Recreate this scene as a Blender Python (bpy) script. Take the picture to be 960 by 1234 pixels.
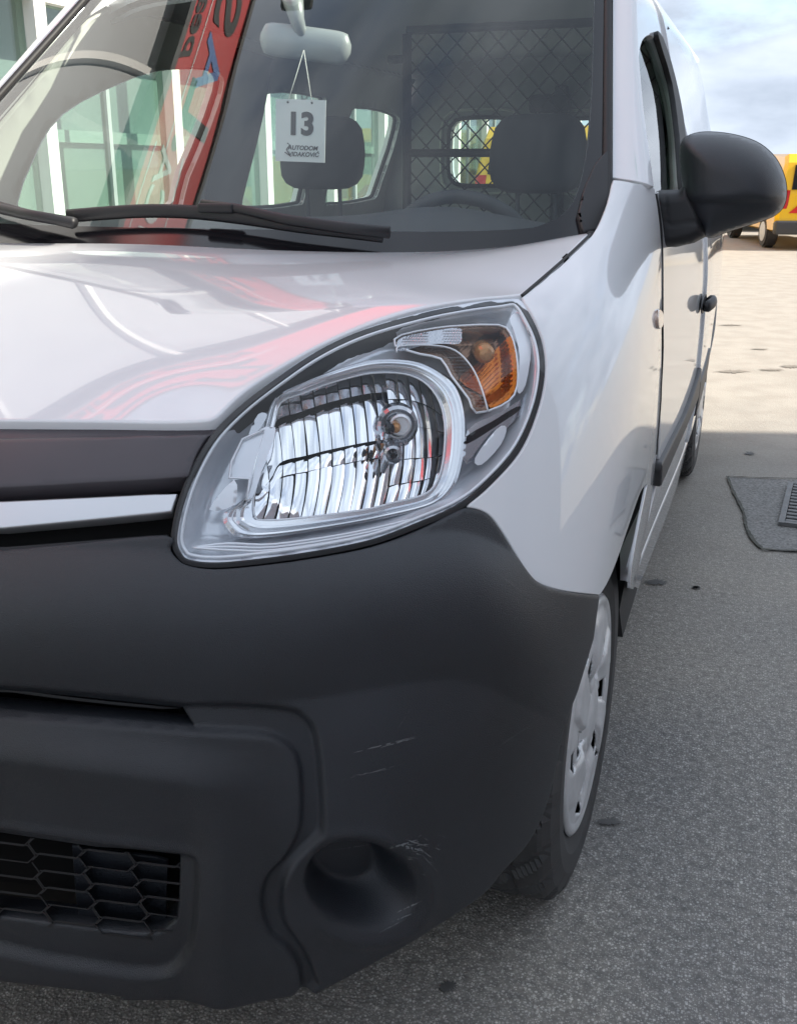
import bpy, bmesh, math, random
import numpy as np
from mathutils import Vector, Matrix
from mathutils.bvhtree import BVHTree
from mathutils.geometry import delaunay_2d_cdt
random.seed(4); rng = np.random.default_rng(4)
R_ = math.radians
for o in list(bpy.data.objects): bpy.data.objects.remove(o)
SC = bpy.context.scene; COL = SC.collection

# ------------------------------------------------------------------ camera
CAM = np.array([1.07, -.75, 1.21]); YAW, PIT, FPX = .334, .32, 1250.
CF = np.array([-math.sin(YAW)*math.cos(PIT), math.cos(YAW)*math.cos(PIT), -math.sin(PIT)])
CR = np.array([math.cos(YAW), math.sin(YAW), 0.]); CU = np.cross(CR, CF)
cd = bpy.data.cameras.new('camera'); cam = bpy.data.objects.new('camera', cd); COL.objects.link(cam)
cd.sensor_fit = 'HORIZONTAL'; cd.sensor_width = 36; cd.lens = 36*FPX/960; cd.clip_start = .02; cd.clip_end = 3000
cam.matrix_world = Matrix(((CR[0], CU[0], -CF[0], CAM[0]), (CR[1], CU[1], -CF[1], CAM[1]), (CR[2], CU[2], -CF[2], CAM[2]), (0, 0, 0, 1)))
SC.camera = cam
# ------------------------------------------------------------------ world, sun, exposure
SUN_EL, SUN_AZ = R_(36), R_(75)          # azimuth clockwise from +Y
w = bpy.data.worlds.new('World'); SC.world = w; w.use_nodes = True
nt = w.node_tree; nt.nodes.clear()
def wn(t, **k):
    n = nt.nodes.new(t)
    for a, b in k.items(): setattr(n, a, b)
    return n
wo = wn('ShaderNodeOutputWorld'); bg = wn('ShaderNodeBackground'); bg.inputs[1].default_value = .145
sky = wn('ShaderNodeTexSky', sky_type='NISHITA', sun_disc=False, sun_elevation=SUN_EL, sun_rotation=SUN_AZ, air_density=1.0, dust_density=.7, ozone_density=1.2)
tc = wn('ShaderNodeTexCoord'); mp = wn('ShaderNodeMapping'); mp.inputs['Scale'].default_value = (1.0, 1.0, 2.6); mp.inputs['Location'].default_value = (.35, .2, .1)
no = wn('ShaderNodeTexNoise'); no.inputs['Scale'].default_value = 2.6; no.inputs['Detail'].default_value = 7; no.inputs['Roughness'].default_value = .58
cr = wn('ShaderNodeValToRGB'); cr.color_ramp.elements[0].position = .22; cr.color_ramp.elements[1].position = .46
no2 = wn('ShaderNodeTexNoise'); no2.inputs['Scale'].default_value = 5.0; no2.inputs['Detail'].default_value = 6
cr2 = wn('ShaderNodeValToRGB'); cr2.color_ramp.elements[0].position = .3; cr2.color_ramp.elements[1].position = .7
cr2.color_ramp.elements[0].color = (1.5, 1.75, 2.15, 1); cr2.color_ramp.elements[1].color = (3.6, 3.95, 4.5, 1)
mx = wn('ShaderNodeMixRGB')
L = nt.links.new
L(tc.outputs['Generated'], mp.inputs[0]); L(mp.outputs[0], no.inputs['Vector']); L(mp.outputs[0], no2.inputs['Vector'])
L(no.outputs[0], cr.inputs[0]); L(no2.outputs[0], cr2.inputs[0])
L(cr.outputs[0], mx.inputs[0]); L(sky.outputs[0], mx.inputs[1]); L(cr2.outputs[0], mx.inputs[2])
L(mx.outputs[0], bg.inputs[0]); L(bg.outputs[0], wo.inputs[0])
sd = bpy.data.lights.new('sun', 'SUN'); sd.energy = 3.8; sd.angle = R_(.6); sd.color = (1, .93, .81)
so = bpy.data.objects.new('sun', sd); COL.objects.link(so)
TO_SUN = Vector((math.sin(SUN_AZ)*math.cos(SUN_EL), math.cos(SUN_AZ)*math.cos(SUN_EL), math.sin(SUN_EL)))
so.rotation_euler = TO_SUN.to_track_quat('Z', 'Y').to_euler(); so.location = TO_SUN*30
SC.view_settings.view_transform = 'Standard'; SC.view_settings.look = 'None'; SC.view_settings.gamma = 1
SC.view_settings.use_curve_mapping = False; SC.view_settings.exposure = 1.28
SC.render.engine = 'CYCLES'
SC.cycles.max_bounces = 14; SC.cycles.transparent_max_bounces = 24; SC.cycles.glossy_bounces = 8

# ------------------------------------------------------------------ materials
MT = {}
def mat(name, col, rough=.5, metal=0., spec=.5, coat=0., bump=None, var=None, alpha=None, sheen=0):
    """principled; bump=(scale,strength,dist) noise bump, var=(scale, amount) colour variation, in object space"""
    m = bpy.data.materials.new(name); m.use_nodes = True; n = m.node_tree; p = n.nodes['Principled BSDF']
    p.inputs['Base Color'].default_value = (*col, 1); p.inputs['Roughness'].default_value = rough
    p.inputs['Metallic'].default_value = metal; p.inputs['Specular IOR Level'].default_value = spec
    p.inputs['Coat Weight'].default_value = coat; p.inputs['Coat Roughness'].default_value = .03
    if bump or var:
        t = n.nodes.new('ShaderNodeTexCoord')
    if var:
        a = n.nodes.new('ShaderNodeTexNoise'); a.inputs['Scale'].default_value = var[0]; a.inputs['Detail'].default_value = 5
        n.links.new(t.outputs['Object'], a.inputs['Vector'])
        r = n.nodes.new('ShaderNodeValToRGB'); r.color_ramp.elements[0].position = .3; r.color_ramp.elements[1].position = .72
        r.color_ramp.elements[0].color = (*[max(0, c*(1-var[1])) for c in col], 1); r.color_ramp.elements[1].color = (*[min(1, c*(1+var[1])) for c in col], 1)
        n.links.new(a.outputs[0], r.inputs[0]); n.links.new(r.outputs[0], p.inputs['Base Color'])
        r2 = n.nodes.new('ShaderNodeMapRange'); r2.inputs[3].default_value = max(0, rough-.08); r2.inputs[4].default_value = rough+.08
        n.links.new(a.outputs[0], r2.inputs[0]); n.links.new(r2.outputs[0], p.inputs['Roughness'])
    if bump:
        b = n.nodes.new('ShaderNodeTexNoise'); b.inputs['Scale'].default_value = bump[0]; b.inputs['Detail'].default_value = 3
        n.links.new(t.outputs['Object'], b.inputs['Vector'])
        k = n.nodes.new('ShaderNodeBump'); k.inputs['Strength'].default_value = bump[1]; k.inputs['Distance'].default_value = bump[2]
        n.links.new(b.outputs[0], k.inputs['Height']); n.links.new(k.outputs[0], p.inputs['Normal'])
    MT[name] = m; return m
def glass(name, tint, ior=1.5, rough=0., boost=1.0):
    m = bpy.data.materials.new(name); m.use_nodes = True; n = m.node_tree; n.nodes.clear()
    o = n.nodes.new('ShaderNodeOutputMaterial'); x = n.nodes.new('ShaderNodeMixShader'); t = n.nodes.new('ShaderNodeBsdfTransparent')
    g = n.nodes.new('ShaderNodeBsdfGlossy'); fr = n.nodes.new('ShaderNodeFresnel'); fr.inputs[0].default_value = ior
    ge = n.nodes.new('ShaderNodeNewGeometry'); mi = n.nodes.new('ShaderNodeMapRange'); mi.inputs[3].default_value = ior; mi.inputs[4].default_value = 1/ior
    n.links.new(ge.outputs['Backfacing'], mi.inputs[0]); n.links.new(mi.outputs[0], fr.inputs[0])
    mu = n.nodes.new('ShaderNodeMath'); mu.operation = 'MULTIPLY'; mu.inputs[1].default_value = boost; mu.use_clamp = True
    t.inputs[0].default_value = (*tint, 1); g.inputs['Roughness'].default_value = rough
    n.links.new(fr.outputs[0], mu.inputs[0]); n.links.new(mu.outputs[0], x.inputs[0]); n.links.new(t.outputs[0], x.inputs[1]); n.links.new(g.outputs[0], x.inputs[2]); n.links.new(x.outputs[0], o.inputs[0])
    MT[name] = m; return m
mat('paint', (.765, .78, .80), .35, coat=1.0, spec=.12)
mat('plastic', (.016, .019, .0245), .40, spec=.6, bump=(900, .8, .0010), var=(5, .34))
mat('plastic_smooth', (.013, .013, .015), .5, var=(14, .10))
mat('grille_panel', (.060, .054, .062), .38, var=(10, .10))
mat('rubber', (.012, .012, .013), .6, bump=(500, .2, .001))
mat('tyre', (.040, .040, .041), .58, bump=(260, .3, .001), var=(30, .25))
mat('gloss_black', (.008, .008, .010), .12)
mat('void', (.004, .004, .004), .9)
mat('chrome', (.86, .87, .89), .06, metal=1)
mat('chrome_dark', (.50, .51, .54), .22, metal=1)
mat('silver_bar', (.62, .63, .65), .33, metal=.75)
mat('silver_ring', (.80, .81, .83), .16, metal=.9)
mat('bezel', (.70, .72, .76), .20, metal=.4)
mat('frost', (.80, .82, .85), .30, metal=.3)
mat('hubcap', (.66, .67, .68), .36, metal=.4, var=(25, .12))
mat('hub_dark', (.01, .01, .01), .8)
mat('amber', (.50, .135, .010), .22, metal=.8)
mat('amber_smoke', (.20, .115, .075), .2, metal=.85)
mat('amber_bulb', (.45, .22, .08), .15, metal=.3)
mat('scratch', (.13, .135, .14), .75)
mat('interior_dark', (.034, .040, .050), .65, bump=(500, .2, .001))
mat('interior_grey', (.33, .34, .35), .7)
mat('interior_light', (.56, .58, .53), .7)
mat('headliner', (.34, .35, .37), .85)
mat('fabric', (.020, .024, .031), .85, bump=(900, .3, .001))
mat('mirror_glass_dark', (.35, .37, .37), .35, metal=.2)
mat('wire', (.010, .011, .013), .5)
mat('card', (.74, .76, .77), .55)
mat('ink', (.012, .012, .014), .6)
mat('string', (.75, .75, .70), .7)
mat('yellow_paint', (.85, .50, .010), .3, coat=.6)
mat('red_paint', (.62, .02, .015), .35)
mat('red_lamp', (.5, .01, .01), .15, coat=.5)
mat('white_metal', (.78, .77, .74), .45, var=(3, .06))
mat('cladding', (.36, .37, .385), .5, var=(1.5, .10))
mat('cladding_grey', (.42, .43, .44), .5, var=(1.2, .10))
mat('cladding_light', (.52, .53, .52), .5, var=(1.5, .10))
mat('facade_dark', (.16, .19, .19), .6, var=(1.0, .25))
mat('fascia_red', (.70, .022, .025), .35)
mat('blue_ink', (.05, .17, .50), .4)
mat('white_ink', (.85, .85, .85), .5)
mat('wall_lilac', (.30, .30, .33), .7, var=(.6, .12))
mat('steel_grate', (.16, .16, .16), .5, metal=.6, var=(30, .3))
mat('grey_plastic', (.045, .045, .048), .5)
mat('repeater', (.55, .40, .32), .12, coat=.6)
glass('lens_glass', (.95, .965, .975), 1.42)
glass('windscreen_glass', (.90, .96, .93), 1.52, boost=1.25)
glass('side_glass', (.70, .86, .80), 1.5)
glass('facade_glass', (.74, .82, .79), 1.5, boost=1.6)

# ------------------------------------------------------------------ helpers
def link(o, parent=None):
    COL.objects.link(o)
    if parent is not None: o.parent = parent
    return o
def tag(o, label=None, cat=None, group=None, kind=None):
    for k, v in (('label', label), ('category', cat), ('group', group), ('kind', kind)):
        if v: o[k] = v
    return o
def empty(name, loc=(0, 0, 0), rz=0, parent=None):
    o = bpy.data.objects.new(name, None); o.location = loc; o.rotation_euler = (0, 0, rz); o.empty_display_size = .1
    return link(o, parent)
def mobj(name, V, Fc, m, parent=None, smooth=False, normals=None):
    me = bpy.data.meshes.new(name); me.from_pydata([tuple(map(float, v)) for v in V], [], [tuple(map(int, f)) for f in Fc])
    me.materials.append(MT[m]); me.validate(verbose=False); me.update()
    if smooth or normals is not None: me.polygons.foreach_set('use_smooth', [True]*len(me.polygons))
    if normals is not None and len(normals) == len(me.vertices):
        me.normals_split_custom_set_from_vertices([tuple(map(float, n)) for n in normals])
    return link(bpy.data.objects.new(name, me), parent)
def mirror(o, name=None, parent=None):
    """mirror image across x=0 of an object built in van space"""
    me = o.data.copy(); me.transform(Matrix.Diagonal((-1, 1, 1, 1))); me.flip_normals()
    n = bpy.data.objects.new(name or o.name.split('.')[0], me); return link(n, parent if parent is not None else o.parent)
def bmobj(name, bm, m, parent=None, smooth=False):
    me = bpy.data.meshes.new(name); bm.to_mesh(me); bm.free(); me.materials.append(MT[m])
    if smooth: me.polygons.foreach_set('use_smooth', [True]*len(me.polygons))
    return link(bpy.data.objects.new(name, me), parent)
def box(name, lo, hi, m, parent=None, bev=0., seg=2):
    bm = bmesh.new(); bmesh.ops.create_cube(bm, size=1)
    lo, hi = Vector(lo), Vector(hi)
    for v in bm.verts: v.co = Vector(((lo[i]+hi[i])/2 + v.co[i]*(hi[i]-lo[i]) for i in range(3)))
    if bev: bmesh.ops.bevel(bm, geom=bm.edges[:], offset=bev, segments=seg, affect='EDGES', profile=.5)
    return bmobj(name, bm, m, parent, smooth=bev > 0 and seg > 2)
def smoothpoly(pts, n=6, closed=False):
    """Catmull-Rom through points"""
    P = np.array(pts, float); out = []
    N = len(P); rngi = range(N if closed else N-1)
    for i in rngi:
        if closed: a, b, c, d = P[(i-1) % N], P[i], P[(i+1) % N], P[(i+2) % N]
        else: a, b, c, d = P[max(i-1, 0)], P[i], P[i+1], P[min(i+2, N-1)]
        for k in range(n):
            t = k/n
            out.append(.5*((2*b)+(c-a)*t+(2*a-5*b+4*c-d)*t*t+(3*b-a-3*c+d)*t**3))
    if not closed: out.append(P[-1])
    return np.array(out)
def dens(pts, step):
    P = np.array(pts, float); out = [P[0]]
    for a, b in zip(P[:-1], P[1:]):
        k = max(1, int(np.linalg.norm(b-a)/step))
        for j in range(1, k+1): out.append(a+(b-a)*j/k)
    return np.array(out)
def inside(P, poly):
    P = np.asarray(P); poly = np.asarray(poly); r = np.zeros(len(P), bool)
    x, y = P[:, 0], P[:, 1]; j = len(poly)-1
    for i in range(len(poly)):
        xi, yi = poly[i]; xj, yj = poly[j]
        if yi != yj: r ^= ((yi > y) != (yj > y)) & (x < (xj-xi)*(y-yi)/(yj-yi)+xi)
        j = i
    return r
def dist_poly(P, poly, closed=True):
    P = np.asarray(P, float); poly = np.asarray(poly, float); d = np.full(len(P), 1e9)
    n = len(poly)
    for i in range(n if closed else n-1):
        a = poly[i]; b = poly[(i+1) % n]; ab = b-a; L2 = ab@ab
        if L2 < 1e-18: continue
        t = np.clip(((P-a)@ab)/L2, 0, 1); d = np.minimum(d, np.hypot(*(P-(a+t[:, None]*ab)).T))
    return d
def sdf(P, poly): return np.where(inside(P, poly), -1, 1)*dist_poly(P, poly)
def sstep(x, a, b):
    t = np.clip((x-a)/(b-a), 0, 1); return t*t*(3-2*t)
def tube(name, pts, r, m, parent=None, n=8, taper=None, closed=False):
    P = [Vector(p) for p in pts]; V = []; Fc = []; up = Vector((0, 0, 1)); prev = None
    for i, p in enumerate(P):
        t = (P[(i+1) % len(P)] - P[i-1]) if closed else (P[min(i+1, len(P)-1)]-P[max(i-1, 0)]); t.normalize()
        if prev is None:
            a = t.cross(up); a = a if a.length > .05 else t.cross(Vector((1, 0, 0)))
        else: a = prev - t*prev.dot(t)
        a.normalize(); prev = a; b = t.cross(a)
        rr = r if taper is None else taper[i]
        ra, rb = (rr if isinstance(rr, tuple) else (rr, rr))
        for k in range(n):
            th = 2*math.pi*k/n; V.append(p+a*math.cos(th)*ra+b*math.sin(th)*rb)
    m_ = len(P)
    for i in range(m_ if closed else m_-1):
        for k in range(n): Fc.append((i*n+k, i*n+(k+1) % n, ((i+1) % m_)*n+(k+1) % n, ((i+1) % m_)*n+k))
    if not closed: Fc += [tuple(range(n))[::-1], tuple((m_-1)*n+k for k in range(n))]
    return mobj(name, V, Fc, m, parent, smooth=True)
def text(name, s, size, m, parent, mw, ext=.001, bold=0., italic=0.):
    cu = bpy.data.curves.new(name, 'FONT'); cu.body = s; cu.size = size; cu.align_x = 'CENTER'; cu.align_y = 'CENTER'; cu.extrude = ext; cu.offset = bold; cu.shear = italic
    o = bpy.data.objects.new('t', cu); COL.objects.link(o); bpy.context.view_layer.update()
    me = bpy.data.meshes.new_from_object(o.evaluated_get(bpy.context.evaluated_depsgraph_get())); bpy.data.objects.remove(o)
    me.transform(mw); me.materials.clear(); me.materials.append(MT[m])
    return link(bpy.data.objects.new(name, me), parent)
def rayd(u, v): return CF+CR*(u-480)/FPX-CU*(v-617)/FPX
def at(u, v, **k):
    d = rayd(u, v); ax, val = list(k.items())[0]; i = 'xyz'.index(ax); return CAM+d*((val-CAM[i])/d[i])
def pj(P):
    d = np.atleast_2d(np.asarray(P, float))-CAM; z = d@CF
    return np.stack([480+FPX*(d@CR)/z, 617-FPX*(d@CU)/z], 1)

class Surf:
    """parametric surface fn(a,b)->xyz with panels cut out of it; sa,sb metres per unit parameter"""
    def __init__(s, fn, sa, sb): s.fn, s.sa, s.sb = fn, sa, sb
    def nrm(s, a, b, e=1e-4):
        da = s.fn(a+e, b)-s.fn(a-e, b); db = s.fn(a, b+e)-s.fn(a, b-e); n = np.cross(da, db)
        n /= np.linalg.norm(n, axis=1)[:, None]+1e-12; return n*s.sgn
    sgn = 1
    def bvh(s, a0, a1, b0, b1, na, nb):
        A, B = np.meshgrid(np.linspace(a0, a1, na), np.linspace(b0, b1, nb), indexing='ij'); P = s.fn(A.ravel(), B.ravel())
        Q = [(i*nb+j, (i+1)*nb+j, (i+1)*nb+j+1, i*nb+j+1) for i in range(na-1) for j in range(nb-1)]
        s.tree = BVHTree.FromPolygons([tuple(p) for p in P], Q); s.g = (a0, a1, b0, b1, na, nb)
    def cast(s, px):
        """pixels -> parameters on the surface"""
        a0, a1, b0, b1, na, nb = s.g; out = []
        for u, v in px:
            d = rayd(u, v); d = d/np.linalg.norm(d)
            loc, n, idx, dist = s.tree.ray_cast(Vector(CAM), Vector(d), 30)
            if loc is None:
                loc, n, idx, dist = None, None, None, None
                # fall back: nearest point to the ray, searched along it
                best = None
                for t in np.linspace(.5, 3.5, 120):
                    q = s.tree.find_nearest(Vector(CAM+d*t))
                    if q[0] is not None and (best is None or q[3] < best[3]): best = q
                loc, n, idx, dist = best
            i, j = divmod(idx, nb-1); out.append((a0+(a1-a0)*(i+.5)/(na-1), b0+(b1-b0)*(j+.5)/(nb-1), *loc))
        out = np.array(out, float); a, b, P = out[:, 0], out[:, 1], out[:, 2:]
        e = 1e-4
        for _ in range(5):
            f0 = s.fn(a, b); A = (s.fn(a+e, b)-f0)/e; B = (s.fn(a, b+e)-f0)/e; r = P-f0
            aa, bb, ab_ = (A*A).sum(1), (B*B).sum(1), (A*B).sum(1); ar, br_ = (A*r).sum(1), (B*r).sum(1); det = aa*bb-ab_**2+1e-15
            a = a+np.clip((ar*bb-br_*ab_)/det, -.05, .05); b = b+np.clip((br_*aa-ar*ab_)/det, -.05, .05)
        return np.stack([a, b], 1)
    def p(s, ab, off=0.):
        ab = np.atleast_2d(ab); P = s.fn(ab[:, 0], ab[:, 1])
        return P if off == 0 else P+s.nrm(ab[:, 0], ab[:, 1])*off
    def panel(s, name, outer, m, parent, holes=(), step=.012, off=0., th=.010, disp=None, edge=.0012, flip=False, flange=True):
        sc = np.array([s.sa, s.sb]); O = np.array(outer)*sc; H = [np.array(h)*sc for h in holes]
        def clean(Pp):
            k = [0]
            for i in range(1, len(Pp)):
                if np.linalg.norm(Pp[i]-Pp[k[-1]]) > step*.12: k.append(i)
            if np.linalg.norm(Pp[k[-1]]-Pp[k[0]]) < step*.12 and len(k) > 3: k.pop()
            return Pp[k]
        O = clean(dens(np.vstack([O, O[:1]]), step)); H = [clean(dens(np.vstack([h, h[:1]]), step)) for h in H]
        lo, hi = O.min(0), O.max(0)
        gx, gy = np.meshgrid(np.arange(lo[0], hi[0], step), np.arange(lo[1], hi[1], step*.87), indexing='ij')
        gx = gx+(np.arange(gx.shape[1]) % 2)*step*.5
        G = np.stack([gx.ravel(), gy.ravel()], 1); G = G[inside(G, O)]; G = G[dist_poly(G, O) > step*.55]
        for h in H: G = G[~inside(G, h)]; G = G[dist_poly(G, h) > step*.55]
        V = [O]; E_ = [(i, (i+1) % len(O)) for i in range(len(O))]; c = len(O)
        for h in H: V.append(h); E_ += [(c+i, c+(i+1) % len(h)) for i in range(len(h))]; c += len(h)
        V.append(G); V = np.vstack(V)
        vo, eo, fo, *_ = delaunay_2d_cdt([Vector(v) for v in V], E_, [], 0, 1e-7)
        vo = np.array([tuple(v) for v in vo]); T = np.array([f for f in fo if len(f) == 3])
        cen = vo[T].mean(1); ok = inside(cen, O)
        for h in H: ok &= ~inside(cen, h)
        T = T[ok]; used = np.unique(T); mp_ = -np.ones(len(vo), int); mp_[used] = np.arange(len(used)); T = mp_[T]; vo = vo[used]
        ab = vo/sc; P = s.fn(ab[:, 0], ab[:, 1]); N = s.nrm(ab[:, 0], ab[:, 1])
        # orient faces to the normal
        fn_ = np.cross(P[T[:, 1]]-P[T[:, 0]], P[T[:, 2]]-P[T[:, 0]])
        fl = (fn_*N[T[:, 0]]).sum(1) < 0; T[fl] = T[fl][:, ::-1]
        if off: P = P+N*off
        Nn = N
        if disp is not None: P = P+N*disp(pj(P), ab)[:, None]
        if flip: N = -N; Nn = N; T = T[:, ::-1]
        ec = {}
        for t in T:
            for i in range(3):
                e = (t[i], t[(i+1) % 3]); ec[e] = 1
        bd = [e for e in ec if (e[1], e[0]) not in ec]
        Fc = [tuple(t) for t in T]; V3 = list(P); NN = list(Nn)
        if flange:
            outd = {}
            for i, j in bd:
                dvec = np.cross(P[j]-P[i], N[i]); dvec /= np.linalg.norm(dvec)+1e-12
                outd[i] = outd.get(i, 0)+dvec; outd[j] = outd.get(j, 0)+dvec
            i1 = {}; i2 = {}
            for i, d in outd.items():
                d = d/(np.linalg.norm(d)+1e-12)
                i1[i] = len(V3); V3.append(P[i]+d*edge-N[i]*edge); NN.append((d+.25*N[i])/np.linalg.norm(d+.25*N[i]))
                i2[i] = len(V3); V3.append(P[i]+d*edge-N[i]*th); NN.append(d)
            for i, j in bd:
                Fc += [(j, i, i1[i], i1[j]), (i1[j], i1[i], i2[i], i2[j])]
        return mobj(name, V3, Fc, m, parent, smooth=True, normals=None if disp is not None else NN)

# ================================================================== THE WHITE VAN (front bumper near y=0, left side at +x)
van = empty('white_van', (0, 0, 0)); tag(van, 'white panel van with black bumper and clear headlights parked on shaded asphalt', 'van')
def bsp(net):
    net = np.asarray(net, float)
    net = np.concatenate([2*net[:1]-net[1:2], net, 2*net[-1:]-net[-2:-1]], 0)
    net = np.concatenate([2*net[:, :1]-net[:, 1:2], net, 2*net[:, -1:]-net[:, -2:-1]], 1)
    nb, na = net.shape[0]-2, net.shape[1]-2
    def B(t): return np.stack([(1-t)**3, 3*t**3-6*t**2+4, -3*t**3+3*t**2+3*t+1, t**3], 0)/6
    def fn(a, b):
        a = np.clip(np.asarray(a, float), -.001, 1.001)*(na-1); b = np.clip(np.asarray(b, float), -.001, 1.001)*(nb-1)
        ia = np.clip(np.floor(a).astype(int), 0, na-2); ib = np.clip(np.floor(b).astype(int), 0, nb-2)
        wa, wb = B(a-ia), B(b-ib); r = 0
        for i in range(4):
            for j in range(4): r = r+(wb[i]*wa[j])[:, None]*net[ib+i, ia+j]
        return r
    return fn
#      z     y0    y1    xs    zside zrear  n
LV = [(.190, .060, .50, .800, .19, .19, 2.6), (.250, -.010, .52, .850, .25, .25, 2.6), (.340, -.045, .55, .885, .34, .34, 2.6),
      (.450, -.060, .56, .900, .45, .45, 2.6), (.560, -.065, .58, .908, .56, .56, 2.6), (.660, -.065, .62, .910, .66, .66, 2.5),
      (.750, -.060, .70, .910, .75, .75, 2.4), (.840, -.045, .80, .907, .86, .87, 2.3), (.900, -.010, .88, .898, .95, .98, 2.3),
      (.940, .045, .90, .872, 1.01, 1.10, 2.3), (.965, .110, .88, .825, 1.048, 1.17, 2.4), (.985, .190, .86, .775, 1.066, 1.225, 2.4),
      (1.00, .280, .84, .720, 1.078, 1.26, 2.4)]
XREAR = {.940: .872, .965: .858, .985: .832, 1.00: .790}
net = []
for z, y0, y1, xs, zs, zr, n in LV:
    row = []
    for ph in np.linspace(0, math.pi/2, 13):
        x = xs*math.sin(ph)**(2/n); y = y1-(y1-y0)*max(0, math.cos(ph))**(2/2.2); row.append([x, y, 0])
    row[0][0] = 0
    for k in range(1, 6):
        t = k/5; row.append([xs+(XREAR.get(z, xs-.014)-xs)*t*t, y1+(1.36-y1)*t, 0])
    for r in row:
        s1 = float(sstep(np.array(r[1]), .12, .62)); s2 = float(np.clip((r[1]-.62)/.68, 0, 1.1))
        r[2] = z+(zs-z)*s1+(zr-zs)*s2**1.3
    net.append(row)
nose = Surf(bsp(net), 2.1, 1.15); nose.bvh(0, 1, 0, 1, 170, 110)
def px3(px, depth=0.):
    """pixel on the nose skin, pushed depth metres further in"""
    px = np.atleast_2d(px); P = nose.p(nose.cast(px)); d = P-CAM; d /= np.linalg.norm(d, axis=1)[:, None]; return P+d*(np.asarray(depth).reshape(-1, 1) if np.ndim(depth) else depth)
def left_of(px):            # carry a feature from the frame edge to the van's centre line
    ab = nose.cast([px])[0]; return [(.0, ab[1]), (ab[0]*.5, ab[1])]

def grow0(P, k): P = np.asarray(P, float); c = P.mean(0); d = P-c; return c+d*(1+k/np.maximum(np.abs(d), 20))
# ---- bumper
BT = [(0, 665), (100, 656), (199, 647), (203, 662), (210, 674), (224, 684), (255, 689), (300, 686), (375, 676), (450, 661), (510, 639), (554, 617),
      (566, 614), (580, 617), (593, 627), (612, 655), (632, 690), (648, 705), (680, 714), (722, 719)]
BE = [(715, 770), (696, 831), (680, 875), (661, 962), (637, 1015), (606, 1050), (580, 1080), (520, 1120), (470, 1150), (405, 1185), (380, 1197), (376, 1199), (300, 1209), (155, 1212), (148, 1208), (95, 1200), (0, 1189)]
bt = nose.cast(smoothpoly(BT, 4)); be = nose.cast(smoothpoly(BE, 4))
outer = np.vstack([left_of((0, 665)), bt, be, left_of((0, 1189))[::-1]])
slot = np.array([(-330, 803), (0, 833), (221, 855), (236, 880), (0, 861), (-330, 840)])
gOut = np.vstack([[(-480, 780), (0, 826), (222, 849)], smoothpoly([(222, 849), (300, 850), (350, 855), (372, 868), (383, 890), (389, 940), (391, 998), (385, 1014), (352, 1049), (342, 1080), (346, 1115), (370, 1150), (385, 1190)], 5), [(300, 1290), (-480, 1290)]])
gIn = np.vstack([[(-480, 835), (0, 862), (236, 881)], smoothpoly([(236, 881), (300, 884), (330, 888), (353, 903), (364, 928), (366, 985), (360, 1012), (345, 1038), (324, 1062), (318, 1092), (328, 1127), (348, 1146), (362, 1168), (366, 1195)], 5), [(290, 1290), (-480, 1290)]])
meshP = np.vstack([[(-280, 968), (0, 1004), (120, 1022), (205, 1033)], smoothpoly([(205, 1033), (218, 1036), (220, 1050), (217, 1110), (210, 1124), (193, 1134), (160, 1133)], 5), [(0, 1109), (-280, 1078)]])
def comp(P, d): P = np.asarray(P, float); return P-d/1.15*(np.array([940, 206])-P)   # where a point sunk by d must start to end up there
meshQ = comp(meshP, np.interp(meshP[:, 0], [120, 220], [.014, .004])[:, None])
gSur = np.vstack([[(-480, 955), (0, 1000), (120, 1018), (225, 1031)], smoothpoly([(225, 1031), (238, 1033), (242, 1048), (241, 1100), (236, 1140), (222, 1166), (200, 1180), (160, 1181)], 5), [(60, 1166), (0, 1152), (-480, 1110)]])
def bump_disp(px, ab):
    d = np.zeros(len(px))
    kx = np.linspace(-500, 760, 127); kv = np.interp(kx, [-480, 0, 150, 250, 350, 450, 560, 640, 720], [690, 664, 660, 668, 668, 652, 634, 676, 716]); kv = np.convolve(np.pad(kv, 8, 'edge'), np.hanning(17)/np.hanning(17).sum(), 'valid')
    tt = px[:, 1]-np.interp(px[:, 0], kx, kv); d += .022*np.sin(np.pi*np.clip(tt/178, 0, 1)**.85)*(1-sstep(px[:, 0], 560, 715))
    so, si = sdf(px, gOut), sdf(px, gIn)
    d -= .011*sstep(-so, -3, 6)*(1-sstep(-si, -3, 6)) + .002*sstep(-si, -3, 6)
    cre = np.interp(px[:, 0], [-480, 0, 222, 260, 330], [880, 911, 940, 950, 960]); ww = sstep(-si, 2, 60)*(1-sstep(px[:, 0], 215, 275))
    d -= .016*np.clip((px[:, 1]-cre)/80, 0, 1)*ww
    d += .012*sstep(px[:, 1]-cre, -52, 0)*sstep(-si, 0, 14)*(1-sstep(px[:, 0], 235, 340))
    d -= .010*sstep(-sdf(px, comp(gSur, .006)), -3, 9)
    th = R_(-14); q = px-np.array([437, 1072]); qx = q[:, 0]*math.cos(th)-q[:, 1]*math.sin(th); qy = q[:, 0]*math.sin(th)+q[:, 1]*math.cos(th)
    r = np.hypot(qx/72, qy/55); d -= .006*(1-sstep(r, .92, 1.35)) + .060*(1-sstep(r, .55, 1.0)**1.5)
    d += .004*np.exp(-((r-1.16)/.12)**2)*sstep(q[:, 0], -80, -20)
    return d
bumper = nose.panel('bumper', outer, 'plastic', van, holes=[nose.cast(dens(np.vstack([h_, h_[:1]]), 8)[:-1]) for h_ in (slot, meshQ)], step=.0040, th=.03, disp=bump_disp, edge=.002)
mirror(bumper)
for h_ in (slot, meshQ):
    mirror(nose.panel('bumper_recess', nose.cast(grow0(h_, 14)), 'void', van, step=.03, off=-.085, th=.002, flange=False))
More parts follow.
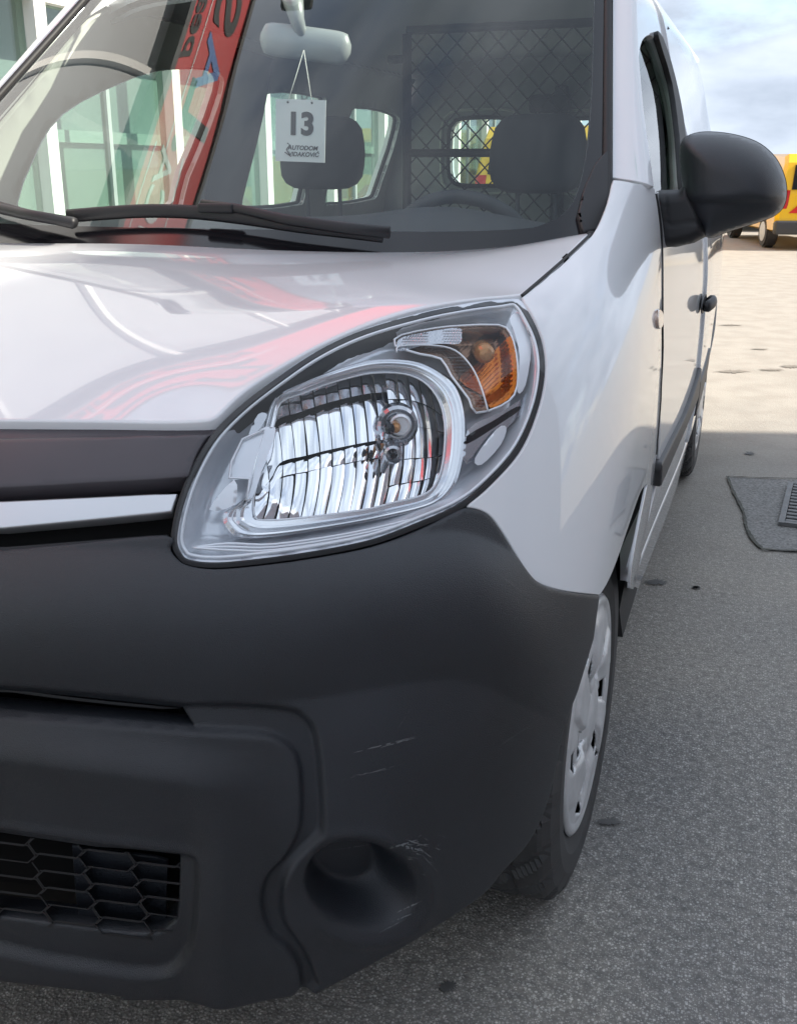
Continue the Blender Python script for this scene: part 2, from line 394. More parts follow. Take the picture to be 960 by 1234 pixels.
for k, dv in enumerate((5, 13)):
    sl = nose.cast([(-330, 800+dv), (0, 831+dv), (215, 853+dv*.9), (214, 855+dv*.9), (0, 833.5+dv), (-330, 803+dv)]); mirror(nose.panel('slot_slat', sl, 'plastic_smooth', van, step=.02, off=-.03, th=.02))
# honeycomb of the lower grille
V = []; Fc = []
def bar(p, q, wd=.75, o0=.022, o1=.044):
    p, q = np.array(p, float), np.array(q, float); t = (q-p)/np.linalg.norm(q-p); n = np.array([-t[1], t[0]])*wd; b = len(V)
    pts = np.array([p+n, q+n, q-n, p-n])
    V.extend(px3(pts, o0)); V.extend(px3(pts, o1)); Fc.extend([(b, b+1, b+2, b+3), (b, b+4, b+5, b+1), (b+1, b+5, b+6, b+2), (b+2, b+6, b+7, b+3), (b+3, b+7, b+4, b)])
seen = set()
for i in range(-6, 3):
    for j in range(-8, 9):
        c = np.array([72, 1042])+i*np.array([60, 5.3])+j*np.array([5.0, 20.4])+(np.array([2.5, 10.2]) if i % 2 else 0)
        hx = [c+np.array(o) for o in ((-33, -5), (-24, -13.5), (24, -7.4), (33, 5), (24, 13.5), (-24, 7.4))]
        for k in range(6):
            p, q = hx[k], hx[(k+1) % 6]; key = tuple(sorted([(round(p[0]/6), round(p[1]/6)), (round(q[0]/6), round(q[1]/6))]))
            if key in seen: continue
            seen.add(key)
            pp = np.array([p+(q-p)*t for t in np.linspace(0, 1, 13)]); ins = inside(pp, meshP) & (pp[:, 0] < 219)
            if ins.sum() < 2: continue
            w_ = np.where(ins)[0]; bar(pp[w_[0]], pp[w_[-1]])
gm = mobj('grille_mesh', V, Fc, 'plastic_smooth', van)
mirror(gm)
bk = np.array([(101, 1019), (205, 1033), (219, 1037), (216, 1112), (193, 1136), (113, 1126), (106, 1080)])
gp = nose.panel('grille_blank', nose.cast(comp(bk, .036)), 'plastic', van, step=.02, off=-.032, th=.004); mirror(gp)
# scratches on the bumper skin
bvb = BVHTree.FromObject(bumper, bpy.context.evaluated_depsgraph_get()) if False else BVHTree.FromPolygons([v.co for v in bumper.data.vertices], [p.vertices for p in bumper.data.polygons])
def on_bumper(u, v, lift=.0006):
    d = Vector(rayd(u, v)).normalized(); l, n, i, s_ = bvb.ray_cast(Vector(CAM), d, 5)
    return None if l is None else l-d*lift
V = []; Fc = []
def streak(p, q, w0, wob=1.2, n=14):
    prev = None
    for k in range(n+1):
        t = k/n; x = p[0]+(q[0]-p[0])*t; y = p[1]+(q[1]-p[1])*t+random.uniform(-.35, .35); w_ = w0*math.sin(math.pi*min(max(t, .04), .96))**.6*random.uniform(.35, 1.2)
        a, b = on_bumper(x, y-w_/2), on_bumper(x, y+w_/2)
        if a is None or b is None: prev = None; continue
        V.extend([a, b]); i = len(V)-2
        if prev is not None and random.random() > .12: Fc.append((prev, i, i+1, prev+1))
        prev = i
for p, q, w0 in [((420, 909), (499, 888), 1.5), ((455, 902), (500, 889), 2.0), ((412, 940), (485, 921), 1.0), ((425, 935), (470, 927), .8), ((478, 880), (497, 851), .7), ((400, 1025), (445, 1018), .7),
                 ((466, 1024), (503, 1012), 2.6), ((480, 1018), (510, 1026), 3.2), ((488, 1012), (517, 1021), 2.0), ((505, 1022), (520, 1034), 1.8), ((478, 1100), (508, 1086), 2.0), ((470, 1112), (500, 1100), 1.4), ((455, 1125), (485, 1110), .9), ((508, 1030), (528, 1052), .9),
                 ((598, 690), (640, 722), .7), ((590, 675), (625, 700), .6), ((600, 900), (660, 860), .6)]:
    streak(p, q, w0)
for k in range(26):
    x = random.gauss(500, 14); y = random.gauss(1024, 9); streak((x, y), (x+random.uniform(3, 10), y+random.uniform(-3, 4)), random.uniform(.6, 1.4), n=4)
sm_ = mobj('scratch_marks', V, Fc, 'scratch', van); sm_['kind'] = 'stuff'

# ---- upper grille
ug = nose.cast(np.vstack([smoothpoly([(0, 508), (120, 509), (262, 510)], 4), smoothpoly([(258, 514), (246, 527), (234, 548), (226, 572)], 4), [(110, 579), (0, 585)]]))
ug = np.vstack([left_of((0, 508)), ug, left_of((0, 585))[::-1]])
def ug_disp(px, ab):
    vt = np.interp(px[:, 0], [-480, 0, 262], [516, 518, 514]); return -.006-.008*(1-sstep(px[:, 1]-vt, 0, 5))
mirror(nose.panel('grille_panel', ug, 'grille_panel', van, step=.008, off=.004, th=.03, disp=ug_disp))
bk = nose.cast([(0, 575), (232, 560), (196, 650), (0, 670)]); bk = np.vstack([left_of((0, 575)), bk, left_of((0, 670))[::-1]])
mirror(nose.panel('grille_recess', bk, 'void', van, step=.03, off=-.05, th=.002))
gb = nose.cast(np.vstack([dens([(0, 603), (211, 593), (205, 612), (0, 632)], 25)])); gb = np.vstack([left_of((0, 603)), gb, left_of((0, 632))[::-1]])
mirror(nose.panel('grille_bar', gb, 'silver_bar', van, step=.012, off=-.006, th=.02, edge=.003))
sb = nose.cast(dens([(0, 657), (201, 640), (198, 648), (0, 666)], 25)); sb = np.vstack([left_of((0, 657)), sb, left_of((0, 666))[::-1]])
mirror(nose.panel('grille_lip', sb, 'plastic_smooth', van, step=.012, off=-.018, th=.02))

# ---- fender
LENS = [(211, 640), (211, 655), (216, 667), (226, 676), (255, 680), (300, 677), (375, 667), (450, 652), (510, 630), (555, 610), (590, 583), (625, 543), (647, 495), (656, 450), (653, 415), (642, 387), (624, 361),
        (598, 362), (560, 367), (510, 377), (440, 397), (385, 422), (335, 455), (290, 490), (255, 527), (230, 572), (217, 610)]
lens_px = smoothpoly(LENS, 5, closed=True)
FE = [np.array([(630, 358), (645, 346), (664, 330), (690, 307), (715, 283)]), smoothpoly([(715, 283), (724, 268), (734, 243), (740, 217)], 4), np.array([(764, 221), (788, 227)]),
      smoothpoly([(788, 227), (793, 258), (796, 300), (796.5, 385), (797, 480), (795, 545), (789, 570), (783.5, 612), (766.5, 698), (764, 710)], 4), np.array([(759, 708)]),
      smoothpoly([(759, 708), (761, 683), (769, 638), (776, 603), (780, 584)], 3), smoothpoly([(779, 582), (771, 594), (758, 631), (743, 675), (732, 701), (723, 716)], 4),
      smoothpoly([(723, 716), (680, 711), (650, 702), (635, 688), (614, 652), (595, 624), (581, 614), (566, 610)], 5),
      smoothpoly([(566, 610), (594, 586), (630, 545), (651, 496), (660, 450), (657, 414), (646, 385), (630, 358)], 5)]
fab = nose.cast(np.vstack(FE))
fender = nose.panel('fender', fab, 'paint', van, step=.010, th=.005, edge=.0015); mirror(fender)

# ---- hood : thin-plate surface through its edges
hf = smoothpoly([(0, 504), (100, 505), (200, 506), (250, 506)], 3); hc = smoothpoly([(250, 506), (259, 502), (272, 488), (288, 473), (312, 456), (345, 436), (385, 414), (440, 390), (500, 371), (560, 360), (600, 356), (626, 355)], 3)
hg = smoothpoly([(626, 355), (638, 344), (656.5, 328), (682.5, 305), (707, 281)], 3)
Pf = nose.p(np.vstack([[(0., nose.cast([(0, 504)])[0][1]), (nose.cast([(0, 504)])[0][0]*.5, nose.cast([(0, 504)])[0][1])], nose.cast(np.vstack([hf, hc[1:], hg[1:]]))]))
def yrear(x): return .92+.28*x*x
Pr = []
for u, v in [(700, 284), (680, 288), (640, 294), (600, 298), (540, 302), (480, 303), (400, 301), (300, 297), (200, 293), (100, 290), (0, 288)]:
    y = 1.
    for _ in range(20): p = at(u, v, y=y); y = yrear(p[0])
    Pr.append(p)
Pr = np.array(Pr); Pr = Pr[Pr[:, 0] > .02]
Pr = np.vstack([Pr, [[0, .92, Pr[-1][2]]]])
sub = np.vstack([Pf[::3], Pf[-1:], Pr[::2], Pr[-1:]]); mid = np.array([[.0, .45, 1.030], [.35, .5, 1.036], [.6, .75, 1.075]])
K = np.vstack([sub, mid]); Kx = np.vstack([K, K*np.array([-1, 1, 1])])
def tps_fit(P, lam):
    X, z = P[:, :2], P[:, 2]; n = len(X); D = np.linalg.norm(X[:, None]-X[None], axis=2)+1e-9; Kk = D*D*np.log(D)+lam*np.eye(n)
    Q = np.c_[np.ones(n), X]; A = np.block([[Kk, Q], [Q.T, np.zeros((3, 3))]]); s_ = np.linalg.lstsq(A, np.r_[z, 0, 0, 0], rcond=None)[0]
    def f(x, y):
        d = np.hypot(x[:, None]-X[None, :, 0], y[:, None]-X[None, :, 1])+1e-9; return (d*d*np.log(d))@s_[:n]+s_[n]+s_[n+1]*x+s_[n+2]*y
    return f
hz = tps_fit(Kx, 1.5e-3)
hood_s = Surf(lambda a, b: np.stack([a, b, hz(a, b)], 1), 1, 1)
half = np.vstack([Pf, Pr])[:, :2]; half = half[half[:, 0] > 1e-3]
Pm = half*np.array([-1, 1]); c0 = np.array([[0, Pf[0][1]]]); c1 = np.array([[0, .92]])
hood = hood_s.panel('hood', np.vstack([c0, half, c1, Pm[::-1]]), 'paint', van, step=.012, th=.018, edge=.003)

mirror(tube('gap_shade', px3(smoothpoly([(632, 354), (662, 330), (690, 306), (712, 283)], 4), .034), .008, 'void', van, n=6))  # near-black strip behind the hood gap, painting in its shade
mirror(tube('bonnet_gap_shade', px3(smoothpoly([(628, 356.5), (641.5, 345), (660, 329), (686, 306), (711, 282)], 5), .0), .0022, 'rubber', van, n=6))  # dark strip drawn as the shaded shut line between hood and fender
# ---- windscreen
def ws_fn(s, t):
    z = 1.055+t*.66; xe = .785-(z-1.19)*.236-.012; ye = 1.26+(z-1.19)*1.22
    y = ye-(.235-.11*t)*(1-np.abs(s)**2.3); return np.stack([s*xe, y, z-.012*(1-s*s)*t], 1)
ws = Surf(ws_fn, 1.5, 1.05); ws.bvh(-1, 1, 0, 1, 90, 60)
clear = ws.cast(np.vstack([smoothpoly([(717, -30), (716, 0), (712, 130), (703, 205), (686, 250), (655, 270), (620, 276), (520, 279), (400, 277)], 4)]))
tb = clear[-1][1]
half = np.vstack([[(.865, .985)], clear]); inner = np.vstack([half, half[::-1]*np.array([-1, 1])])
full = np.array([(.995, .99), (.995, .02), (.6, .005), (-.6, .005), (-.995, .02), (-.995, .99), (0, .99)])
full = np.vstack([dens(full, .05)])
ws.panel('windscreen', inner, 'windscreen_glass', van, step=.03, flange=False)
ws.panel('windscreen_border', full, 'gloss_black', van, holes=[inner], step=.02, th=.008)
# black corner trim at the pillar foot and rubber strip up the pillar
tube('pillar_seal', [ws_fn(np.array([1.0]), np.array([t]))[0]+np.array([.004, -.002, 0]) for t in np.linspace(.10, .99, 24)], .0085, 'rubber', van)
tube('pillar_seal', [ws_fn(np.array([-1.0]), np.array([t]))[0]+np.array([-.004, -.002, 0]) for t in np.linspace(.10, .99, 24)], .0085, 'rubber', van)
ct = [(716, 281), (722, 268), (731, 243), (738, 214), (738, 196), (729, 190), (716, 205), (704, 232), (697, 262), (702, 283)]
ctp = ws.cast(ct); mirror(ws.panel('cowl_corner', ctp, 'plastic_smooth', van, step=.01, off=.012, th=.03, edge=.004))
# cowl under the glass
V = []; Fc = []; n = 24
for k in range(n+1):
    x = -.69+1.38*k/n; y0 = yrear(x)-.05; z0 = float(hz(np.array([min(abs(x), .76)]), np.array([yrear(x)]))[0])-.022
    V += [(x, y0, z0-.01), (x, y0+.10, z0+.0), (x, y0+.32, z0-.02)]
for k in range(n): Fc += [(k*3, k*3+3, k*3+4, k*3+1), (k*3+1, k*3+4, k*3+5, k*3+2)]
mobj('cowl', V, Fc, 'plastic_smooth', van)
# ---- A pillars
def gx(z): return np.interp(z, [1.10, 1.175, 1.32, 1.44, 1.55, 1.62, 1.68, 1.72], [.876, .858, .809, .774, .748, .728, .69, .62])
def ap_fn(a, b):
    z = 1.13+b*.60; xe = .785-(z-1.19)*.236+.002; ye = 1.26+(z-1.19)*1.22+.006; gy = 1.305+(z-1.175)*1.13; g = gx(z)
    bul = .016*np.sin(np.pi*np.clip(a, 0, 1)); return np.stack([xe+(g-xe)*a+bul*.8, ye+(gy-ye)*a-bul*.8, z+0*a], 1)
ap = Surf(ap_fn, .1, .75)
ap.bvh(0, 1, -.1, 1, 20, 50)
apo = ap.cast([(741, 213), (764, 218), (787, 224)]); apo[:, 0] = (0, .5, .985); apo = np.vstack([apo, [(.985, 1.0), (.0, 1.0)]])
mirror(ap.panel('front_pillar', apo, 'paint', van, step=.012, th=.02))
t_ = ap.panel('pillar_inner', [(-.05, -.35), (1.05, -.35), (1.05, .98), (-.05, .98)], 'void', van, step=.05, off=-.03, th=.004); mirror(t_)
# ---- sides
ZT = [.20, .36, .45, .55, .75, .95, 1.07, 1.175, 1.32, 1.44, 1.55, 1.62, 1.68, 1.715]
XT = [.850, .872, .885, .895, .897, .893, .881, .858, .809, .774, .748, .728, .69, .62]
zz = np.linspace(.2, 1.715, 240); xx = np.interp(zz, ZT, XT)
ker = np.exp(-np.linspace(-2, 2, 25)**2); ker /= ker.sum(); xx = np.convolve(np.r_[np.full(12, xx[0]), xx, np.full(12, xx[-1])], ker, 'valid')
def side_fn(y, z):
    y = np.asarray(y, float); z = np.asarray(z, float)
    x = np.interp(z, zz, xx)+.018*np.exp(-((y-2.5)/.75)**2)*np.clip((1.5-z)/.6, 0, 1)-.03*np.clip((y-3.3)/1.2, 0, 1)**2
    x = x-.006*np.exp(-((z-.98)/.018)**2)*0
    return np.stack([x, y, z], 1)
side = Surf(side_fn, 1, 1); side.bvh(.95, 4.55, .2, 1.715, 240, 120)
dfe = side.cast(smoothpoly([(792, 232), (796.5, 262), (799, 300), (799.5, 385), (800, 480), (798.5, 545), (796, 580)], 3))
dfe[:, 0] = np.clip(dfe[:, 0], 1.05, 1.6)
wpx = smoothpoly([(774, 95), (773, 70), (777, 48), (786, 40), (794, 47), (803, 75), (814, 113), (820, 152), (823, 190), (824, 228), (806, 229), (788, 230), (781, 200), (776, 150)], 4, closed=True)
win = side.cast(wpx)
upper = [(1.305+(z-1.175)*1.13+.012, z) for z in np.linspace(1.60, 1.20, 10)]
door_o = np.vstack([upper, dfe, [(1.33, .40), (2.40, .40), (2.42, 1.0), (2.40, 1.655), (1.86, 1.655)]])
door = side.panel('front_door', door_o, 'paint', van, holes=[win], step=.02, off=-.007, th=.02, edge=.003)
side.panel('side_window', win, 'side_glass', door, step=.03, off=-.022, flange=False)
wi = side.cast(smoothpoly([(791, 42), (797, 46), (808, 78), (819, 125), (825, 170), (827, 228), (822, 229), (817, 165), (808, 100)], 3, closed=True))
side.panel('window_trim', wi, 'rubber', door, step=.02, off=.004, th=.014)
qt = [(2.43, .42), (2.43, 1.0), (2.42, 1.66), (4.3, 1.66), (4.46, 1.5), (4.5, .95), (4.5, .36)]+[(3.57+.40*math.cos(t), .32+.40*math.sin(t)) for t in np.linspace(.1, math.pi-.1, 20)]+[(3.15, .40)]
quarter = side.panel('rear_side_panel', qt, 'paint', van, step=.03, th=.02, edge=.003)
sill = side.panel('sill', [(1.36, .385), (3.12, .385), (3.12, .25), (1.38, .25)], 'paint', van, step=.03, off=-.004, th=.05, edge=.006)
mp1 = side.cast(np.vstack([smoothpoly([(795, 561), (812, 527), (826, 498), (840, 457), (849, 421)], 3), smoothpoly([(853, 424), (847, 453), (837, 485), (814, 539), (794, 584)], 3)]))
mp1[:, 0] = np.clip(mp1[:, 0], 1.2, 2.42)
mould = side.panel('door_moulding', mp1, 'grey_plastic', van, step=.02, off=.005, th=.02, edge=.004)
mould2 = side.panel('rear_moulding', [(2.45, .50), (3.10, .50), (3.10, .60), (2.45, .60)], 'grey_plastic', van, step=.03, off=.005, th=.02, edge=.004)
for o in (sill, mould, mould2): mirror(o)
# far side of the front door etc. : one wall with three windows, seen from inside
W1 = smoothpoly([(1.64, 1.09), (1.655, 1.25), (1.75, 1.365), (1.99, 1.455), (2.2, 1.505), (2.45, 1.53), (2.56, 1.52), (2.59, 1.46), (2.50, 1.2), (2.44, 1.08), (2.0, 1.075)], 3, closed=True)
W2 = smoothpoly([(2.88, 1.10), (2.90, 1.42), (2.97, 1.49), (3.40, 1.50), (3.48, 1.45), (3.48, 1.12), (3.40, 1.07), (2.95, 1.07)], 3, closed=True)
W3 = smoothpoly([(3.70, 1.10), (3.74, 1.42), (3.85, 1.48), (4.28, 1.47), (4.37, 1.40), (4.33, 1.12), (4.22, 1.07), (3.78, 1.06)], 3, closed=True)
fs_o = np.vstack([upper, [(1.27, 1.17), (1.27, 1.0), (1.28, .40), (2.45, .40), (2.45, 1.0), (2.44, 1.655), (1.86, 1.655)]])
for nm, oo, hh in (('front_door', fs_o, [W1]),):
    t = side.panel(nm, oo, 'paint', van, holes=[], step=.03, th=.02) if False else None
fo = [(1.30, 1.20)]+upper[::-1][1:]+[(1.86, 1.655), (4.3, 1.655), (4.46, 1.5), (4.5, .95), (4.5, .45), (1.30, .45)]
t = side.panel('far_side_wall', fo, 'paint', van, holes=[W1, W2, W3], step=.03, off=.002, th=.06); m_ = mirror(t); bpy.data.objects.remove(t)
m_.name = 'passenger_side_wall'
fi = [(1.34, 1.02), (1.34, 1.2)]+[(y+.03, z) for y, z in upper[::-1][1:]]+[(1.90, 1.65), (2.66, 1.65), (2.66, .5), (1.34, .5)]
t = side.panel('door_trim', fi, 'interior_light', van, holes=[W1], step=.03, off=-.055, th=.012, flip=True); mirror(t); bpy.data.objects.remove(t)
t = side.panel('cargo_trim', [(2.67, .5), (2.67, 1.65), (4.42, 1.65), (4.44, .5)], 'interior_grey', van, holes=[W2, W3], step=.03, off=-.055, th=.012, flip=True); mirror(t); bpy.data.objects.remove(t)
side.panel('cargo_trim', [(2.50, .5), (2.50, 1.65), (4.42, 1.65), (4.44, .5)], 'interior_grey', van, step=.05, off=-.055, th=.012, flip=True)
for Wn in (W1, W2, W3):
    t = side.panel('side_window', Wn, 'side_glass', van, step=.05, off=-.02, flange=False); mirror(t); bpy.data.objects.remove(t)
    P = side.p(Wn, -.03)*np.array([-1, 1, 1]); tube('window_seal', P, .011, 'rubber', van, n=6, closed=True)
# B pillar post, seat-belt
V = side.p([(2.68, z) for z in np.linspace(.6, 1.62, 12)], -.075)*np.array([-1, 1, 1])
tube('centre_pillar', V, (.05, .10), 'interior_dark', van, n=10)
# roof, headliner
def roof_fn(x, y): return np.stack([x, y, 1.752-.085*(np.abs(x)/.70)**3.2-.10*np.clip((2.25-y)/.5, 0, 1)**2], 1)
roof = Surf(roof_fn, 1, 1); ro = [(-.69, 1.90), (-.3, 1.72), (0, 1.69), (.3, 1.72), (.69, 1.90), (.69, 4.45), (-.69, 4.45)]
roof.panel('roof', ro, 'paint', van, step=.05, th=.02)
roof.panel('headliner', ro, 'headliner', van, step=.05, off=-.045, th=.01, flip=True)
# rear doors
rd = Surf(lambda x, z: np.stack([x, 4.44+0*x, z], 1), 1, 1)
def rr(x0, x1, z0, z1, r=.07): return smoothpoly([(x0+r*.3, z0+r*.3), (x0, z0+r), (x0, z1-r), (x0+r*.3, z1-r*.3), (x0+r, z1), (x1-r, z1), (x1-r*.3, z1-r*.3), (x1, z1-r), (x1, z0+r), (x1-r*.3, z0+r*.3), (x1-r, z0), (x0+r, z0)], 2, closed=True)
def px_rd(u, v): return at(u, v, y=4.44)[[0, 2]]
a0, a1 = px_rd(541, 222), px_rd(619, 142); b0 = px_rd(674, 136)
h1 = rr(a0[0], a1[0], a0[1], a1[1]); h2 = rr(b0[0], b0[0]+.36, a0[1], a1[1]-.01)
rd_o = [(-.80, .45), (-.79, 1.15), (-.67, 1.5), (-.55, 1.70), (.55, 1.70), (.67, 1.5), (.79, 1.15), (.80, .45)]
rd.panel('rear_door_trim', [(-.82, .45), (-.82, 1.15), (-.70, 1.5), (-.67, 1.63), (-.58, 1.73), (.58, 1.73), (.67, 1.63), (.70, 1.5), (.82, 1.15), (.82, .45)], 'interior_grey', van, holes=[h1, h2], step=.04, th=.03)
rd2 = Surf(lambda x, z: np.stack([x, 4.52+0*x, z], 1), 1, 1)
rd2.panel('rear_doors', rd_o, 'paint', van, holes=[h1, h2], step=.05, th=.03, flip=True)
for h in (h1, h2):
    rd2.panel('rear_window', h, 'side_glass', van, step=.1, off=.01, flange=False)
    for k, (sc_, r_) in enumerate(((1.02, .011), (1.26, .007))):
        c = h.mean(0); tube('window_seal', [(x, 4.435, z) for x, z in c+(h-c)*sc_], r_, ('rubber', 'interior_light')[k], van, n=6, closed=True)
box('lock_cover', (a1[0]+.08, 4.38, a1[1]+.02), (a1[0]+.28, 4.43, a1[1]+.10), 'interior_dark', van, .015)
box('door_post', (a1[0]+.20, 4.39, .6), (a1[0]+.26, 4.43, a1[1]+.14), 'interior_dark', van, .01)
box('cargo_floor', (-.82, 1.1, .33), (.82, 4.43, .36), 'interior_dark', van)
box('bay_light_block', (-.60, .42, .25), (.60, 1.05, .88), 'void', van)  # near-black box added in the engine bay to block light
box('grille_dark_back', (-.52, .115, .27), (.52, .135, .80), 'void', van)  # near-black sheet standing in for the shade behind the grille opening
box('under_light_block', (-.68, .30, .22), (.68, 4.3, .245), 'void', van)  # dark sheet added under the body to block light
# ---- dashboard, steering wheel, seats, cage
def dash_fn(x, y): return np.stack([x, y, 1.045+.060*np.exp(-((y-1.50)/.17)**2)+.028*np.exp(-((y-1.52)/.10)**2-((x-.39)/.17)**2)-.02*(np.abs(x)/.75)**4], 1)
dash = Surf(dash_fn, 1, 1)
dash.panel('dashboard', [(-.76, 1.15), (-.5, 1.0), (0, .96), (.5, 1.0), (.76, 1.15), (.78, 1.60), (-.78, 1.60)], 'interior_dark', van, step=.03, th=.45)
sc_, sn_ = math.cos(R_(28)), math.sin(R_(28)); cS = np.array([.37, 1.76, .985])
tube('steering_wheel', [cS+np.array([.185*math.cos(t), -.185*math.sin(t)*sn_*-1*-.9, .185*math.sin(t)*sc_]) for t in np.linspace(0, 2*math.pi, 40, endpoint=False)], .0165, 'interior_dark', van, n=10, closed=True)
box('steering_hub', cS+np.array([-.07, -.03, -.06]), cS+np.array([.07, .03, .06]), 'interior_dark', van, .02, 3)
def seat(x, y, zt):
    s_ = empty('seat', (0, 0, 0), parent=van)
    def pad(nm, cx, cy, cz, wx, wy, wz, lean=0.):
        bm = bmesh.new(); bmesh.ops.create_cube(bm, size=1); bmesh.ops.subdivide_edges(bm, edges=bm.edges[:], cuts=5, use_grid_fill=True)
        for v in bm.verts:
            p = v.co*2; q = [math.copysign(abs(c)**1.0, c) for c in p]; nrm = (abs(q[0])**5+abs(q[1])**3+abs(q[2])**5)**(1/4.3) or 1
            p = Vector((q[0], q[1], q[2]))/max(nrm, .55); tz = 1-.10*max(0, p.z)-.04*max(0, -p.z)
            v.co = Vector((cx+p.x*wx/2*tz, cy+p.y*wy/2+lean*p.z*wz/2, cz+p.z*wz/2))
        return bmobj(nm, bm, 'fabric', s_, smooth=True)
    pad('headrest', x, y, zt, .275, .10, .215, .1); pad('backrest', x, y+.0, zt-.50, .50, .14, .62, .12); pad('cushion', x, y-.25, zt-.78, .50, .52, .16)
    for d in (-.055, .055): tube('headrest_post', [(x+d, y, zt-.08), (x+d, y+.01, zt-.24)], .007, 'interior_dark', s_, n=6)
pD, pP = at(648, 185, y=2.30), at(388, 180, y=2.38)
seat(pD[0], 2.30, pD[2]); seat(pP[0], 2.38, pP[2]-.01)
cage = empty('cargo_cage', (0, 0, 0), parent=van); yc = 2.52
cx0 = at(490, 200, y=yc)[0]; cz1 = at(560, 42, y=yc)[2]; czm = at(560, 184, y=yc)[2]
for nm, p, q in (('cage_post', (cx0, yc, .4), (cx0, yc, cz1+.01)), ('cage_post', (.74, yc, .4), (.74, yc, cz1-.1)), ('cage_rail', (cx0, yc, czm), (.76, yc, czm)), ('cage_rail', (cx0, yc, cz1+.02), (.66, yc, cz1+.02)), ('cage_rail', (cx0-.06, yc, cz1-.06), (cx0, yc, cz1-.06))):
    tube(nm, [p, q], .0125 if nm == 'cage_rail' else .015, 'wire', cage, n=8)
V = []; Fc = []; dpx = .066
def wire(p, q):
    b = len(V); p, q = np.array(p), np.array(q); t = q-p; n = np.array([-t[2], 0, t[0]]); n = n/np.linalg.norm(n)*.0022; e = np.array([0, .002, 0])
    for c in (p, q): V.extend([c+n, c+e, c-n, c-e])
    for k in range(4): Fc.append((b+k, b+(k+1) % 4, b+4+(k+1) % 4, b+4+k))
for s_ in (1, -1):
    for k in range(-40, 60):
        # lines z = z0 + s*(x-cx0)*1.05
        z0 = .5+k*dpx*.98; pts = []
        for x in np.linspace(cx0, .74, 60):
            z = z0+s_*(x-cx0)*1.02
            if .55 < z < cz1+.02: pts.append((x, yc-.003*s_, z))
        if len(pts) > 1: wire(pts[0], pts[-1])
mobj('wire_mesh', V, Fc, 'wire', cage)
# interior mirror
pm = at(368, 52, y=1.62)
mt_ = np.linspace(-1, 1, 21); sq = (1-np.abs(mt_)**7)**(1/3.)
im = tube('interior_mirror', [pm+np.array([.102*t, .022*t, -.014*t]) for t in mt_], .03, 'mirror_glass_dark', van, n=20, taper=[(.006+.016*q, .010+.026*q) for q in sq])
ptop = at(352, -5, y=1.60); tube('mirror_stem', [pm+np.array([0, -.005, 0]), pm*.5+ptop*.5+np.array([0, -.01, 0]), ptop], .016, 'mirror_glass_dark', im, n=10, taper=[.011, .017, .026])
box('ceiling_lamp', ptop+np.array([-.04, -.02, .02]), ptop+np.array([.04, .08, .04]), 'interior_dark', van, .01)
# ---- wipers
def wp(u, v, off): return ws.p(ws.cast([(u, v)]), off)[0]
wl = empty('wiper', (0, 0, 0), parent=van)
bl = [(88, 272), (140, 268), (190, 266), (240, 268), (300, 275), (360, 284), (420, 291), (462, 296)]
tube('blade', [wp(u, v, .022) for u, v in smoothpoly(bl, 3)], .008, 'plastic_smooth', wl, n=8, taper=[(.005, .012)]*(len(bl)*3-2))
tube('arm', [wp(u, v, .034) for u, v in [(250, 263), (290, 270), (350, 284), (420, 294), (470, 299)]], .009, 'plastic_smooth', wl, taper=[.006, .008, .009, .010, .010])
box('clip', wp(268, 268, .03)-np.array([.035, .012, .007]), wp(268, 268, .03)+np.array([.035, .012, .009]), 'plastic_smooth', wl, .004)
wr = empty('wiper', (0, 0, 0), parent=van)
tube('blade', [wp(u, v, .025) for u, v in [(-160, 215), (-80, 240), (0, 258), (40, 270), (95, 283)]], .009, 'plastic_smooth', wr, n=8)
tube('arm', [wp(u, v, .035) for u, v in [(-120, 236), (-40, 256), (40, 276), (100, 287)]], .010, 'plastic_smooth', wr)

# ---- headlight (built on the left corner, mirrored to the right)
hl = empty('headlight', (0, 0, 0), parent=van); hr = empty('headlight', (0, 0, 0), parent=van)
def HL(o): mirror(o, parent=hr); return o
cen = lens_px.mean(0)
def grow(poly, k):
    """offset a closed pixel outline by k pixels along its normals"""
    P = np.asarray(poly, float); t = np.roll(P, -1, 0)-np.roll(P, 1, 0); n = np.stack([t[:, 1], -t[:, 0]], 1); n /= np.linalg.norm(n, axis=1)[:, None]+1e-9
    s_ = np.sign(((P-P.mean(0))*n).sum()); return P+n*s_*k
lab = nose.cast(lens_px)
HL(nose.panel('lens', lab, 'lens_glass', hl, step=.012, off=.003, th=.01, edge=.002, flange=False))
HL(nose.panel('seal', nose.cast(grow(lens_px, 3.5)), 'rubber', hl, holes=[nose.cast(grow(lens_px, -1.5))], step=.012, off=-.004, th=.03))
